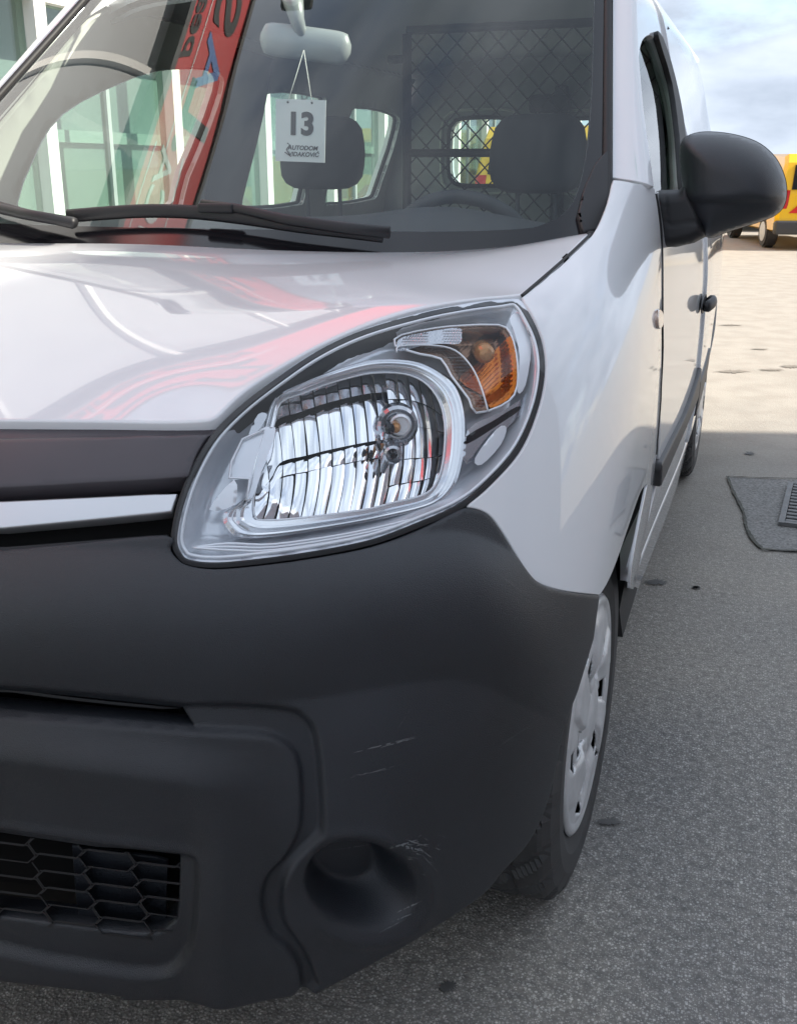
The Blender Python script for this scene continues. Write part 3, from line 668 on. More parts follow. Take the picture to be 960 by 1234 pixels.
# bezel bowl with two openings
OP = smoothpoly([(338, 485), (329, 515), (314, 559), (306, 598), (306, 619), (314, 627), (365, 624), (440, 614), (472, 606), (508, 597), (524, 584), (533, 558), (536, 519), (532, 491), (521, 470), (506, 457), (485, 450), (454, 449), (429, 453), (393, 463), (365, 474)], 5, closed=True)
IN = smoothpoly([(477, 415), (484, 405), (524, 397), (555, 394), (600, 393), (613, 402), (620, 425), (622, 454), (618, 475), (602, 488), (574, 496), (566, 480), (545, 452), (532, 431), (506, 425)], 4, closed=True)
RG = smoothpoly([(331, 479), (318, 512), (305, 556), (296, 598), (267, 618), (268, 634), (284, 649), (330, 648), (420, 634), (498, 618), (532, 605), (550, 584), (559, 553), (562, 519), (559, 488), (548, 462), (524, 444), (498, 434), (459, 432), (420, 440), (365, 460)], 5, closed=True)
def grid_in(poly, step):
    lo, hi = poly.min(0), poly.max(0); gx_, gy_ = np.meshgrid(np.arange(lo[0], hi[0], step), np.arange(lo[1], hi[1], step), indexing='ij'); G = np.stack([gx_.ravel(), gy_.ravel()], 1)
    return G[inside(G, poly) & (dist_poly(G, poly) > step*.5)]
def px_mesh(name, outer, holes, depth, m, parent, step=5., smooth=True):
    """mesh traced on the skin and sunk by depth(px) metres"""
    O = dens(np.vstack([outer, outer[:1]]), step)[:-1]; V = [O]; E_ = [(i, (i+1) % len(O)) for i in range(len(O))]; c = len(O)
    for h in holes:
        h = dens(np.vstack([h, h[:1]]), step)[:-1]; V.append(h); E_ += [(c+i, c+(i+1) % len(h)) for i in range(len(h))]; c += len(h)
    G = grid_in(O, step)
    for h in holes: G = G[~inside(G, h)]; G = G[dist_poly(G, h) > step*.5] if len(G) else G
    V = np.vstack(V+[G]); vo, eo, fo, *_ = delaunay_2d_cdt([Vector(v) for v in V], E_, [], 0, 1e-6); vo = np.array([tuple(v) for v in vo]); T = np.array(fo)
    ce = vo[T].mean(1); ok = inside(ce, O)
    for h in holes: ok &= ~inside(ce, h)
    return mobj(name, px3(vo, depth(vo)), T[ok][:, ::-1], m, parent, smooth=smooth)
def bez_d(px): return .008+.050*sstep(-sdf(px, lens_px), 0, 34)+.0006*np.sin(px[:, 0]*.11+px[:, 1]*.05)
HL(px_mesh('bezel', grow(lens_px, 1), [grow(OP, 4), grow(IN, 1)], bez_d, 'bezel', hl, 6))
HL(tube('bezel_edge', px3(grow(lens_px, -8), .012), .0022, 'frost', hl, n=6, closed=True))
# stepped frame ring round the reflector
def resamp(P, n, start):
    P = np.asarray(P); k = np.argmin(np.linalg.norm(P-np.array(start), axis=1)); P = np.roll(P, -k, 0); Q = np.vstack([P, P[:1]]); L_ = np.r_[0, np.cumsum(np.linalg.norm(np.diff(Q, axis=0), axis=1))]
    t = np.linspace(0, L_[-1], n, endpoint=False); return np.stack([np.interp(t, L_, Q[:, i]) for i in (0, 1)], 1)
nR = 140; corr = [((338, 485), (331, 479)), ((306, 619), (267, 620)), ((440, 614), (420, 634)), ((533, 558), (559, 553)), ((485, 450), (498, 434))]
def seg_resamp(P, keys, n):
    P = np.asarray(P); idx = [int(np.argmin(np.linalg.norm(P-np.array(k), axis=1))) for k in keys]; out = []
    for a, b in zip(idx, idx[1:]+idx[:1]):
        s_ = P[a:b+1] if b > a else np.vstack([P[a:], P[:b+1]]); L_ = np.r_[0, np.cumsum(np.linalg.norm(np.diff(s_, axis=0), axis=1))]
        t = np.linspace(0, L_[-1], n, endpoint=False); out.append(np.stack([np.interp(t, L_, s_[:, i]) for i in (0, 1)], 1))
    return np.vstack(out)
Oi = seg_resamp(OP, [c[0] for c in corr], 32); Ri = seg_resamp(RG, [c[1] for c in corr], 32); nR = len(Oi)
prof = [(0., .060), (.0, .046), (.06, .043), (.30, .043), (.32, .036), (.42, .034), (.46, .040), (.62, .038), (.66, .031), (.76, .030), (.80, .035), (.92, .032), (1.0, .042), (1.0, .060)]
V = []; Fc = []
for k, dp in prof: V += list(px3(Oi+(Ri-Oi)*k, dp))
for i in range(len(prof)-1):
    for k in range(nR): Fc.append((i*nR+k, i*nR+(k+1) % nR, (i+1)*nR+(k+1) % nR, (i+1)*nR+k))
rg = mobj('reflector_frame', V, Fc, 'silver_ring', hl, smooth=False); HL(rg)
HL(tube('frame_edge', px3(Oi[::2], .0445), .0012, 'frost', hl, n=5, closed=True))
# fluted reflector bowl
V = []; Fc = []; xs0, xs1 = OP[:, 0].min()-2, OP[:, 0].max()+2; nc = 16; edges_x = xs0+(xs1-xs0)*(np.linspace(0, 1, nc+1)**.94)
Opg = grow(OP, 5)
def yspan(x):
    ys = []
    for a, b in zip(Opg, np.roll(Opg, -1, 0)):
        if (a[0]-x)*(b[0]-x) <= 0 and a[0] != b[0]: ys.append(a[1]+(b[1]-a[1])*(x-a[0])/(b[0]-a[0]))
    return (min(ys), max(ys)) if len(ys) > 1 else (540, 541)
def bowl(px):
    q = (px-np.array([470, 528]))/np.array([140, 95]); r2 = (q**2).sum(1); return .050+.036*np.clip(1-r2*.62, 0, 1)**.8
for c in range(nc):
    rows = [0, .17, .50, .62, 1.0] if c < 11 else [0, .22, .42, .66, .84, 1.0]
    for r in range(len(rows)-1):
        tl = random.uniform(-.0008, .0008)+.0012; tl2 = random.uniform(-.0010, .0010)+(-.0050 if rows[r] < .45 and c < 11 else -.0008); b0 = len(V); pp = []; dd = []
        for j in range(6):
            for i in range(5):
                fx = i/4; t = rows[r]+(rows[r+1]-rows[r])*j/5; x = edges_x[c]+(edges_x[c+1]-edges_x[c])*fx
                ya, yb = yspan(np.clip(x, xs0+6, xs1-6)); y = ya+(yb-ya)*t; xb = x+14*math.sin(math.pi*t)*(.35+.65*t)-5
                pp.append((xb, y)); dd.append(-(.0008 if c < 9 else .0014)*(1-(2*fx-1)**2)+tl*(2*fx-1)+tl2*(2*j/5-1)+.003*(j/5-.5)**2)
        pp = np.array(pp); V += list(px3(pp, bowl(pp)+np.array(dd)))
        for j in range(5):
            for i in range(4): k = b0+j*5+i; Fc.append((k, k+5, k+6, k+1))
rf = mobj('reflector', V, Fc, 'chrome', hl, smooth=True); HL(rf)
def disc_parts(px, dep, r, m, nm, depth=.03, prof=None):
    """turned piece whose axis points out of the reflector"""
    c = px3([px], dep)[0]; ax = np.array([.38, -.92, .05]); ax /= np.linalg.norm(ax); a = np.cross(ax, [0, 0, 1]); a /= np.linalg.norm(a); b = np.cross(ax, a)
    V = []; Fc = []; n = 24
    for rr_, h in prof:
        for k in range(n): t = 2*math.pi*k/n; V.append(c+a*math.cos(t)*rr_*r+b*math.sin(t)*rr_*r+ax*h)
    for i in range(len(prof)-1):
        for k in range(n): Fc.append((i*n+k, i*n+(k+1) % n, (i+1)*n+(k+1) % n, (i+1)*n+k))
    Fc.append(tuple((len(prof)-1)*n+k for k in range(n)))
    return mobj(nm, V, Fc, m, hl, smooth=False)
HL(disc_parts((479, 512), .075, .024, 'chrome_dark', 'bulb_socket', prof=[(1.0, -.02), (1.0, .004), (.85, .008), (.80, .0), (.62, .002), (.60, .012), (.50, .012), (.48, -.004)]))
HL(disc_parts((482, 511), .068, .012, 'frost', 'bulb_collar', prof=[(1.1, -.01), (1.1, .006), (.9, .010), (.7, .006)]))
HL(disc_parts((476, 513), .062, .0062, 'amber_bulb', 'bulb', prof=[(1., -.02), (1., .012), (.8, .018), (.4, .021)]))
HL(disc_parts((469, 516), .050, .0066, 'gloss_black', 'bulb_cap', prof=[(1., -.006), (1., .004), (.8, .008), (.3, .010)]))
HL(disc_parts((473, 547), .068, .011, 'chrome_dark', 'side_bulb_socket', prof=[(1., -.02), (1.0, .006), (.75, .008), (.7, -.004)]))
HL(disc_parts((473, 547), .062, .0055, 'gloss_black', 'side_bulb', prof=[(1., -.01), (1., .006), (.6, .010)]))
# indicator
def ind_d(px): return .030+.034*sstep(-sdf(px, IN), 0, 22)+.0016*np.sin(px[:, 0]*1.05)*np.sin(px[:, 1]*1.05)
cut = [(500, 380), (640, 380), (640, 520), (560, 520), (566, 480), (553, 455), (560, 430), (556, 408)]
def clip_poly(poly, other):
    G = grid_in(poly, 2.2); return G[inside(G, np.array(other))]
AM = smoothpoly([(553, 458), (572, 440), (596, 422), (616, 404), (621, 425), (622.5, 454), (618, 475), (603, 487), (590, 491), (583, 478)], 3, closed=True)
HL(px_mesh('indicator_reflector', grow(IN, 1.5), [], ind_d, 'amber_smoke', hl, 2.6))
HL(px_mesh('indicator_amber', AM, [], lambda p: ind_d(p)-.004-.0016*np.abs(np.sin(p[:, 0]*.8))*np.abs(np.sin(p[:, 1]*.8)), 'amber', hl, 2.0))
cl = np.array([(478, 415), (485, 406), (524, 398), (553, 395), (556, 404), (553, 414), (528, 414), (506, 417), (482, 423)])
HL(px_mesh('indicator_prism', smoothpoly(cl, 3, closed=True), [], lambda p: .024+.0012*np.sin(p[:, 0]*1.9)*np.sin(p[:, 1]*1.0), 'chrome_dark', hl, 1.6, smooth=False))
pr = np.array([(506, 418), (530, 416), (552, 424), (572, 448), (584, 478), (588, 494), (575, 496), (566, 480), (546, 452), (532, 431)])
HL(px_mesh('indicator_lens', smoothpoly(pr, 3, closed=True), [], lambda p: .026+.0018*np.sin(p[:, 1]*1.6), 'lens_glass', hl, 2.0, smooth=False))
HL(tube('indicator_edge', px3(smoothpoly([(478, 424), (482, 417), (520, 416), (548, 422), (568, 442), (580, 468), (588, 496)], 4), .022), .0012, 'frost', hl, n=5))
HL(tube('indicator_frame', px3(grow(IN, 1.5)[::2], .026), .0015, 'frost', hl, n=5, closed=True))
HL(disc_parts((583, 425), .040, .013, 'amber_bulb', 'indicator_bulb', prof=[(1., -.03), (1., .004), (.9, .010), (.6, .016), (.2, .018)]))
def plate(name, P, d0, d1, m, st=4.):
    P = smoothpoly(P, 3, closed=True); lo, hi = P[:, 1].min(), P[:, 1].max()
    HL(px_mesh(name, P, [], lambda p: d0+(d1-d0)*(p[:, 1]-lo)/(hi-lo), m, hl, st))
plate('bezel_band', [(614, 384), (623, 377), (634, 390), (640, 418), (633, 464), (623, 472), (626, 430), (620, 402)], .020, .026, 'frost')
plate('bezel_fin_or_glint', [(563, 518), (600, 498), (631, 478), (640, 460), (642, 482), (610, 516), (562, 560)], .036, .030, 'chrome_dark')
plate('bezel_fin_or_glint', [(572, 552), (598, 517), (610, 515), (603, 536), (580, 560)], .026, .024, 'frost')  # this pale plate is a painted highlight, not a fin
plate('bezel_fin_or_glint', [(564, 524), (596, 506), (622, 490), (626, 494), (600, 512), (566, 533)], .028, .028, 'gloss_black')
plate('bezel_step', [(291, 530), (332, 515), (316, 566), (304, 600), (295, 601), (299, 577), (276, 576)], .030, .034, 'bezel')
plate('bezel_wedge', [(252, 614), (282, 578), (283, 608)], .024, .030, 'frost')
plate('bezel_step', [(300, 522), (311, 499), (322, 500), (312, 518), (303, 524)], .026, .030, 'chrome_dark')
HL(tube('bezel_line', px3([(303, 601), (297, 603), (301, 577), (276, 576), (279, 556), (292, 529), (318, 518)], .027), .0014, 'frost', hl, n=5))
for k in range(3):
    HL(tube('bezel_line', px3(smoothpoly([(232, 660-k*0), (275, 655+k*4), (330, 656+k*3.5), (420, 643+k*3.2), (500, 625+k*3)], 4), .020-.003*k), .0016, 'frost', hl, n=5))

# ---- outside mirror
MO = smoothpoly([(819, 200), (819, 176), (827, 164), (848, 158.5), (880, 161), (910, 170), (930, 185), (942, 204), (947.5, 226), (945, 246), (934, 259), (912, 268), (880, 278), (853, 286), (838, 272), (826, 250)], 4, closed=True)
ym = 1.50; MOx = np.array([at(u, v, y=ym)[[0, 2]] for u, v in MO]); zc = at(890, 238, y=ym)[2]
def mir_fn(x, z):
    q = np.stack([x, z], 1); d = np.clip(dist_poly(q, MOx)*np.where(inside(q, MOx), 1, 0)/.075, 0, 1)
    y = ym-.135*np.sqrt(np.clip(1-(1-d)**2, 0, 1)); low = sstep(zc-z, -.004, .010); y = y+.030*low*d**.5+.10*np.clip(zc-z, 0, .1)*d
    return np.stack([x, y, z], 1)
mir = empty('door_mirror', (0, 0, 0), parent=van); ms = Surf(mir_fn, 1, 1)
o = ms.panel('mirror_housing', MOx, 'plastic', mir, step=.006, th=.05, disp=lambda p, ab: np.zeros(len(p)))
mob = Surf(lambda x, z: np.stack([x, ym+.03+0*x, z], 1), 1, 1)
mob.panel('mirror_back', MOx, 'plastic_smooth', mir, step=.03, th=.02, flip=True); c = MOx.mean(0)
Surf(lambda x, z: np.stack([x, ym+.036+0*x, z], 1), 1, 1).panel('mirror_glass', c+(MOx-c)*.86, 'chrome', mir, step=.03, flip=True, th=.002)
AR = np.array([(787, 232), (818, 228), (826, 219), (845, 240), (852, 284), (797, 298), (790, 268)]); ARx = np.array([at(u, v, y=1.47)[[0, 2]] for u, v in smoothpoly(AR, 3, closed=True)])
def arm_fn(x, z):
    q = np.stack([x, z], 1); d = np.clip(dist_poly(q, ARx)*np.where(inside(q, ARx), 1, 0)/.022, 0, 1); return np.stack([x, 1.475-.055*np.sqrt(np.clip(1-(1-d)**2, 0, 1)), z], 1)
Surf(arm_fn, 1, 1).panel('mirror_arm', ARx, 'plastic_smooth', mir, step=.006, th=.06, disp=lambda p, ab: -.003*np.exp(-(dist_poly(p, np.array([(800, 232), (803, 270), (846, 268)]), False)/1.3)**2))
tube('door_gap_shade', px3(smoothpoly([(790, 233), (795, 262), (797.6, 300), (798, 385), (798.4, 480), (796.6, 548)], 6), .003), .0022, 'rubber', van, n=6)  # dark strip painting in the shade of the door gap
# ---- door handle, repeater lamp
ph = side.cast([(848, 366)])[0]
hd = empty('door_handle', (0, 0, 0), parent=van)
V = []; n = 14
pts = [side.p([(ph[0]-.08+.16*t, ph[1]+.006*math.sin(math.pi*t))], .008+.017*math.sin(math.pi*t)**.7)[0] for t in np.linspace(0, 1, 13)]
tube('grip', pts, .016, 'plastic_smooth', hd, n=10, taper=[(.010, .012)]+[(.010, .017)]*11+[(.010, .012)])
cupo = smoothpoly([(ph[0]-.09, ph[1]), (ph[0]-.05, ph[1]+.022), (ph[0]+.05, ph[1]+.022), (ph[0]+.09, ph[1]), (ph[0]+.05, ph[1]-.020), (ph[0]-.05, ph[1]-.020)], 4, closed=True)
side.panel('handle_cup', cupo, 'grey_plastic', hd, step=.02, off=.002, th=.004)
rp = nose.cast(smoothpoly([(789, 384), (790, 377), (792, 374), (795, 378), (795.5, 388), (793.5, 394), (790.5, 393)], 3, closed=True))
nose.panel('side_repeater', rp, 'repeater', van, step=.006, off=.006, th=.008, edge=.003)
# fuel of trims : arch liner, mud flap
V = []; Fc = []
for s_ in (1, -1):
    V = []; Fc = []
    for k in range(33):
        t = .45+(math.pi-.55)*k/32; r = .44
        for x in (.50, .85): V.append((x*s_, .86-r*math.cos(t)*1.02, .25+r*math.sin(t)*.98))
    for k in range(32): Fc.append((2*k, 2*k+1, 2*k+3, 2*k+2))
    mobj('arch_liner', V, Fc, 'void', van)
fp = [at(u, v, x=.87)for u, v in [(753, 700), (768, 709), (760, 735), (750, 768), (746, 735)]]
bm = bmesh.new(); f = bm.faces.new([bm.verts.new(p) for p in fp]); e = bmesh.ops.extrude_face_region(bm, geom=[f]); bmesh.ops.translate(bm, verts=[v for v in e['geom'] if isinstance(v, bmesh.types.BMVert)], vec=(-.10, .0, 0)); bmesh.ops.recalc_face_normals(bm, faces=bm.faces[:])
bmobj('mud_flap', bm, 'rubber', van)

# ---- wheels
def make_wheel():
    wh = empty('wheel', (0, 0, 0), parent=van)
    # tyre: x outward is +x, hub centre at the origin
    nt_, R0 = 216, .317; V = []; Fc = []; NN = []
    prof = [(-.085, .205), (-.098, .235), (-.100, .265), (-.092, .295), (-.082, .310)]
    lat = list(np.linspace(-.076, .076, 21)); prof += [(x, None) for x in lat]; prof += [(.082, .310), (.092, .296), (.100, .266), (.099, .236), (.088, .206), (.070, .198)]
    m_ = len(prof)
    for k in range(nt_):
        th = 2*math.pi*k/nt_
        for i, (x, r) in enumerate(prof):
            if r is None:
                r = R0-.0025*(x/.076)**4; s_ = abs(x); gr = 0
                if abs(s_-.028) < .0045: gr = .008
                ph_ = (k+ (s_*130))%9
                if ph_ < 3.0 and s_ > .004: gr = .009
                elif ((k+s_*130) % 3) < .7: gr = .002
                r -= gr
            elif r > .29:
                if (k+abs(x)*130) % 9 < 3.0: r -= .009 if r > .3 else .005
            V.append((x, r*math.cos(th), r*math.sin(th)))
    for k in range(nt_):
        for i in range(m_-1):
            a = k*m_+i; b = ((k+1) % nt_)*m_+i; Fc.append((a, b, b+1, a+1))
    mobj('tyre', V, Fc, 'tyre', wh)
    # hubcap
    nr, na = 40, 240; V = []; Fc = []; Rh = .206
    for j in range(nr+1):
        r = Rh*j/nr
        for k in range(na):
            th = 2*math.pi*k/na; sp = math.cos(6*th+ r*16)
            x = .088-.030*(r/Rh)**2*0 + .012*(1-(r/Rh)**2)
            x += .0065*float(sstep(np.array(sp), -.12, .16))*float(sstep(np.array(r), .05, .062))*(1-float(sstep(np.array(r), .165, .19)))
            x -= .012*math.exp(-((r-.072)/.02)**2); x += .006*math.exp(-((r-.198)/.006)**2)
            V.append((x, r*math.cos(th), r*math.sin(th)))
    for j in range(nr):
        r = Rh*(j+.5)/nr
        for k in range(na):
            th = 2*math.pi*(k+.5)/na; s6 = math.cos(6*th+r*16)
            if .080 < r < .134 and s6 < -.35: continue
            if .150 < r < .172 and math.cos(6*th+1.6) < -.82: continue
            a = j*na+k; b = j*na+(k+1) % na; Fc.append((a, b, b+na, a+na))
    hc_ = mobj('hubcap', V, Fc, 'hubcap', wh, smooth=True)
    sm = hc_.modifiers.new('thick', 'SOLIDIFY'); sm.thickness = .004
    V = []; Fc = []
    for rr_, x in ((.205, .075), (.19, .05), (.15, .02), (.05, .03), (.001, .03)):
        for k in range(48): t = 2*math.pi*k/48; V.append((x, rr_*math.cos(t), rr_*math.sin(t)))
    for i in range(4):
        for k in range(48): Fc.append((i*48+k, i*48+(k+1) % 48, (i+1)*48+(k+1) % 48, (i+1)*48+k))
    mobj('rim', V, Fc, 'hub_dark', wh)
    return wh
def copy_tree(o, parent):
    c = o.copy(); link(c, parent)
    for ch in o.children: copy_tree(ch, c)
    return c
wheel = make_wheel(); wheel.location = (.765, .862, .317); wheel.rotation_euler = (R_(-14), 0, R_(-1.0))
for loc, rz, rx in (((.775, 3.575, .317), 0, 25), ((-.765, .862, .317), math.pi, 10), ((-.775, 3.575, .317), math.pi, 40)):
    c = copy_tree(wheel, van); c.location = loc; c.rotation_euler = (R_(rx), 0, rz)

# ================================================================== hanging number card
tg = empty('number_card', tuple(at(362, 158, y=1.56))); tag(tg, 'white square card reading 13 hung by string from the interior mirror', 'card')
tg.rotation_euler = (R_(-2), R_(2), YAW*.55)
box('card', (-.058, -.001, -.066), (.058, .001, .068), 'card', tg)
MX = Matrix.Rotation(R_(90), 4, 'X')
text('number', '13', .066, 'ink', tg, Matrix.Translation((.0, -.0022, .014)) @ MX, ext=.0004, bold=.0026)
text('maker_name', 'AUTODOM', .0135, 'ink', tg, Matrix.Translation((.006, -.0022, -.036)) @ MX, ext=.0003, bold=.0002, italic=.2)
text('maker_name', 'VIDAKOVI\u0106', .0135, 'ink', tg, Matrix.Translation((.008, -.0022, -.050)) @ MX, ext=.0003, bold=.0002, italic=.2)
tube('emblem', [(-.030, -.0022, -.026), (-.024, -.0022, -.030), (-.032, -.0022, -.040), (-.026, -.0022, -.050), (-.021, -.0022, -.055), (-.036, -.0022, -.046)], .0011, 'ink', tg, n=5)
inv = (Matrix.Translation(tg.location) @ tg.rotation_euler.to_matrix().to_4x4()).inverted()
hook = inv @ Vector(at(366, 60, y=1.585))
for x in (-.030, .026):
    tube('string', [(x, -.001, .062), (x*.5+hook.x*.5, hook.y*.5, .062*.5+hook.z*.5), tuple(hook)], .0011, 'string', tg, n=5)
    tube('knot', [(x, -.003, .062), (x, .003, .060)], .0024, 'ink', tg, n=6)

# ================================================================== ground
def ground_mat():
    m = bpy.data.materials.new('asphalt'); m.use_nodes = True; n = m.node_tree; p = n.nodes['Principled BSDF']; k = n.links.new; N = n.nodes.new
    g = N('ShaderNodeNewGeometry')
    v1 = N('ShaderNodeTexVoronoi'); v1.inputs['Scale'].default_value = 185; v1.feature = 'F1'
    v2 = N('ShaderNodeTexVoronoi'); v2.inputs['Scale'].default_value = 340
    n1 = N('ShaderNodeTexNoise'); n1.inputs['Scale'].default_value = 1.3; n1.inputs['Detail'].default_value = 6
    n2 = N('ShaderNodeTexNoise'); n2.inputs['Scale'].default_value = 55; n2.inputs['Detail'].default_value = 5
    n3 = N('ShaderNodeTexNoise'); n3.inputs['Scale'].default_value = 5; n3.inputs['Detail'].default_value = 7
    for t in (v1, v2, n1, n2, n3): k(g.outputs['Position'], t.inputs['Vector'])
    def stones(v, lo, hi):
        hs = N('ShaderNodeSeparateColor'); k(v.outputs['Color'], hs.inputs[0])
        a = N('ShaderNodeMapRange'); a.interpolation_type = 'SMOOTHSTEP'; a.inputs[1].default_value = .52; a.inputs[2].default_value = .30; k(v.outputs['Distance'], a.inputs[0])
        pw = N('ShaderNodeMath'); pw.operation = 'POWER'; pw.inputs[1].default_value = 2.2; k(hs.outputs[0], pw.inputs[0])
        mu = N('ShaderNodeMath'); mu.operation = 'MULTIPLY'; k(a.outputs[0], mu.inputs[0]); k(pw.outputs[0], mu.inputs[1]); return mu
    sa_, sb_ = stones(v1, 0, 1), stones(v2, 0, 1)
    mxx = N('ShaderNodeMath'); mxx.operation = 'MAXIMUM'; k(sa_.outputs[0], mxx.inputs[0]); k(sb_.outputs[0], mxx.inputs[1])
    r1 = N('ShaderNodeValToRGB'); e = r1.color_ramp.elements; e[0].position = .0; e[0].color = (.205, .199, .188, 1); e[1].position = 1.; e[1].color = (.58, .57, .55, 1)
    k(mxx.outputs[0], r1.inputs[0])
    r2 = N('ShaderNodeValToRGB'); r2.color_ramp.elements[0].position = .25; r2.color_ramp.elements[0].color = (.62, .62, .63, 1); r2.color_ramp.elements[1].position = .75; r2.color_ramp.elements[1].color = (1.25, 1.24, 1.2, 1)
    k(n2.outputs[0], r2.inputs[0])
    m1 = N('ShaderNodeMixRGB'); m1.blend_type = 'MULTIPLY'; m1.inputs[0].default_value = 1; k(r1.outputs[0], m1.inputs[1]); k(r2.outputs[0], m1.inputs[2])
    r3 = N('ShaderNodeValToRGB'); r3.color_ramp.elements[0].position = .3; r3.color_ramp.elements[0].color = (.80, .81, .84, 1); r3.color_ramp.elements[1].position = .7; r3.color_ramp.elements[1].color = (1.18, 1.14, 1.08, 1)
    k(n1.outputs[0], r3.inputs[0])
    m2 = N('ShaderNodeMixRGB'); m2.blend_type = 'MULTIPLY'; m2.inputs[0].default_value = 1; k(m1.outputs[0], m2.inputs[1]); k(r3.outputs[0], m2.inputs[2])
    # paler and warmer colour further up the yard
    sx = N('ShaderNodeSeparateXYZ'); k(g.outputs['Position'], sx.inputs[0])
    ad = N('ShaderNodeMath'); ad.operation = 'MULTIPLY_ADD'; ad.inputs[1].default_value = 1.6; k(n1.outputs[0], ad.inputs[0]); k(sx.outputs[1], ad.inputs[2])
    mr = N('ShaderNodeMapRange'); mr.inputs[1].default_value = 2.0; mr.inputs[2].default_value = 6.0; k(ad.outputs[0], mr.inputs[0])
    m3 = N('ShaderNodeMixRGB'); m3.blend_type = 'MIX'; k(mr.outputs[0], m3.inputs[0]); k(m2.outputs[0], m3.inputs[1])
    r4 = N('ShaderNodeValToRGB'); r4.color_ramp.elements[0].position = .38; r4.color_ramp.elements[0].color = (.315, .288, .248, 1); r4.color_ramp.elements[1].position = .6; r4.color_ramp.elements[1].color = (.36, .332, .288, 1)
    k(n3.outputs[0], r4.inputs[0]); k(r4.outputs[0], m3.inputs[2])
    k(m3.outputs[0], p.inputs['Base Color']); p.inputs['Roughness'].default_value = .82
    b = N('ShaderNodeBump'); b.inputs['Strength'].default_value = .5; b.inputs['Distance'].default_value = .003
    a2 = N('ShaderNodeMath'); a2.operation = 'ADD'; k(v1.outputs['Distance'], a2.inputs[0]); k(n2.outputs[0], a2.inputs[1]); k(a2.outputs[0], b.inputs['Height']); k(b.outputs[0], p.inputs['Normal'])
    MT['asphalt'] = m
ground_mat()
mat('asphalt_patch', (.235, .23, .22), .85, bump=(160, .6, .004), var=(120, .45))
mat('seam', (.10, .10, .085), .9, bump=(90, .6, .006), var=(60, .4))
mat('damp', (.20, .175, .14), .6, var=(20, .2))
mat('oil', (.105, .104, .102), .7, var=(40, .3))
g = mobj('ground', [(-600, -600, 0), (600, -600, 0), (600, 1500, 0), (-600, 1500, 0)], [(0, 1, 2, 3)], 'asphalt'); tag(g, kind='structure')
def sheet(name, pxs, z, m, **t):
    P = [at(u, v, z=0) for u, v in pxs]; o = mobj(name, [(p[0], p[1], z) for p in P], [tuple(range(len(P)))[::-1]], m)
    if o.data.polygons[0].normal.z < 0: o.data.flip_normals()
    return tag(o, **t)
PT = smoothpoly([(878, 576), (960, 579), (1040, 580)], 4); PL = smoothpoly([(878, 576), (884, 595), (895, 618), (900, 640), (913, 659), (930, 664)], 5)
sheet('repair_patch', np.vstack([PT, [(1040, 668), (960, 666)], PL[::-1][:-1]]), .004, 'asphalt_patch', kind='structure')
def seam_line(pts, wid, name):
    P = [Vector(at(u, v, z=0)) for u, v in smoothpoly(pts, 8)]; V = []; Fc = []
    for i, p in enumerate(P):
        t = (P[min(i+1, len(P)-1)]-P[max(i-1, 0)]).normalized(); q = Vector((-t.y, t.x, 0))*wid*random.uniform(.5, 1.4); V += [p+q+Vector((0, 0, .008)), p-q+Vector((0, 0, .008))]
    for i in range(len(P)-1): Fc.append((2*i, 2*i+1, 2*i+3, 2*i+2))
    o = mobj(name, V, Fc, 'seam'); tag(o, kind='structure'); return o
seam_line([(876, 576), (884, 596), (895, 618), (900, 640), (914, 660), (935, 665), (1040, 667)], .006, 'patch_seam'); seam_line([(877, 576), (930, 578), (1040, 580)], .005, 'patch_seam')
def blot(u, v, ru, rv, m='oil', name='oil_stain'):
    P = []
    for k in range(64):
        t = 2*math.pi*k/64; r = random.uniform(.45, 1.2); P.append((u+ru*r*math.cos(t), v+rv*r*math.sin(t)))
    sheet(name, P, .004, m, kind='structure')
for a in [(540, 1191, 10, 7), (790, 703, 14, 4), (733, 992, 16, 5), (838, 709, 6, 2), (903, 547, 7, 2), (838, 709, 6, 2)]: blot(*a)
for a in [(930, 446, 16, 1.6), (882, 448, 20, 2.0), (955, 442, 16, 2), (880, 392, 14, 1.0), (915, 421, 10, 1.0)]: blot(*a, m='damp', name='damp_stain')
# drain grate at the edge of the patch
gt = empty('drain_grate', tuple(at(962, 610, z=.004))); tag(gt, 'rectangular steel drain grate set in the dark repaired asphalt', 'grate')
box('pit', (-.035, -.25, .0045), (.48, .25, .005), 'void', gt)
for k in range(12): box('slat', (-.034, -.245+.042*k, .0052), (.479, -.224+.042*k, .016), 'steel_grate', gt, .003)
for y in (-.27, .25): box('grate_frame', (-.035, y, .002), (.50, y+.02, .016), 'steel_grate', gt)
for x in (-.055, .48): box('grate_frame', (x, -.27, .002), (x+.02, .27, .015), 'steel_grate', gt)
gt.rotation_euler = (0, 0, R_(-4))

# ================================================================== showroom building on the van's right side
bl = empty('showroom_building', (-3.2, 8, 0)); tag(bl, 'pale clad showroom with white framed glazing and a red lettered fascia beside the van', 'building')
def B(nm, lo, hi, m, par=bl, bev=0): o = box(nm, np.array(lo)-np.array((-3.2, 8, 0)), np.array(hi)-np.array((-3.2, 8, 0)), m, par, bev); return o
X0 = -3.2; Y0, Y1 = -9.0, 24.0
B('wall', (-9, Y0, 0), (X0-.9, Y1, 7.0), 'facade_dark')
B('base_wall', (X0-.9, Y0, 0), (X0-.10, Y1, .30), 'cladding_grey')
B('upper_wall', (X0-.9, Y0, 2.42), (X0-.10, Y1, 5.36), 'cladding')
B('lintel', (X0-.12, Y0, 2.16), (X0+.02, Y1, 2.42), 'white_metal')
B('sill', (X0-.12, Y0, .28), (X0+.01, Y1, .36), 'white_metal')
yy = 4.97-1.52*9
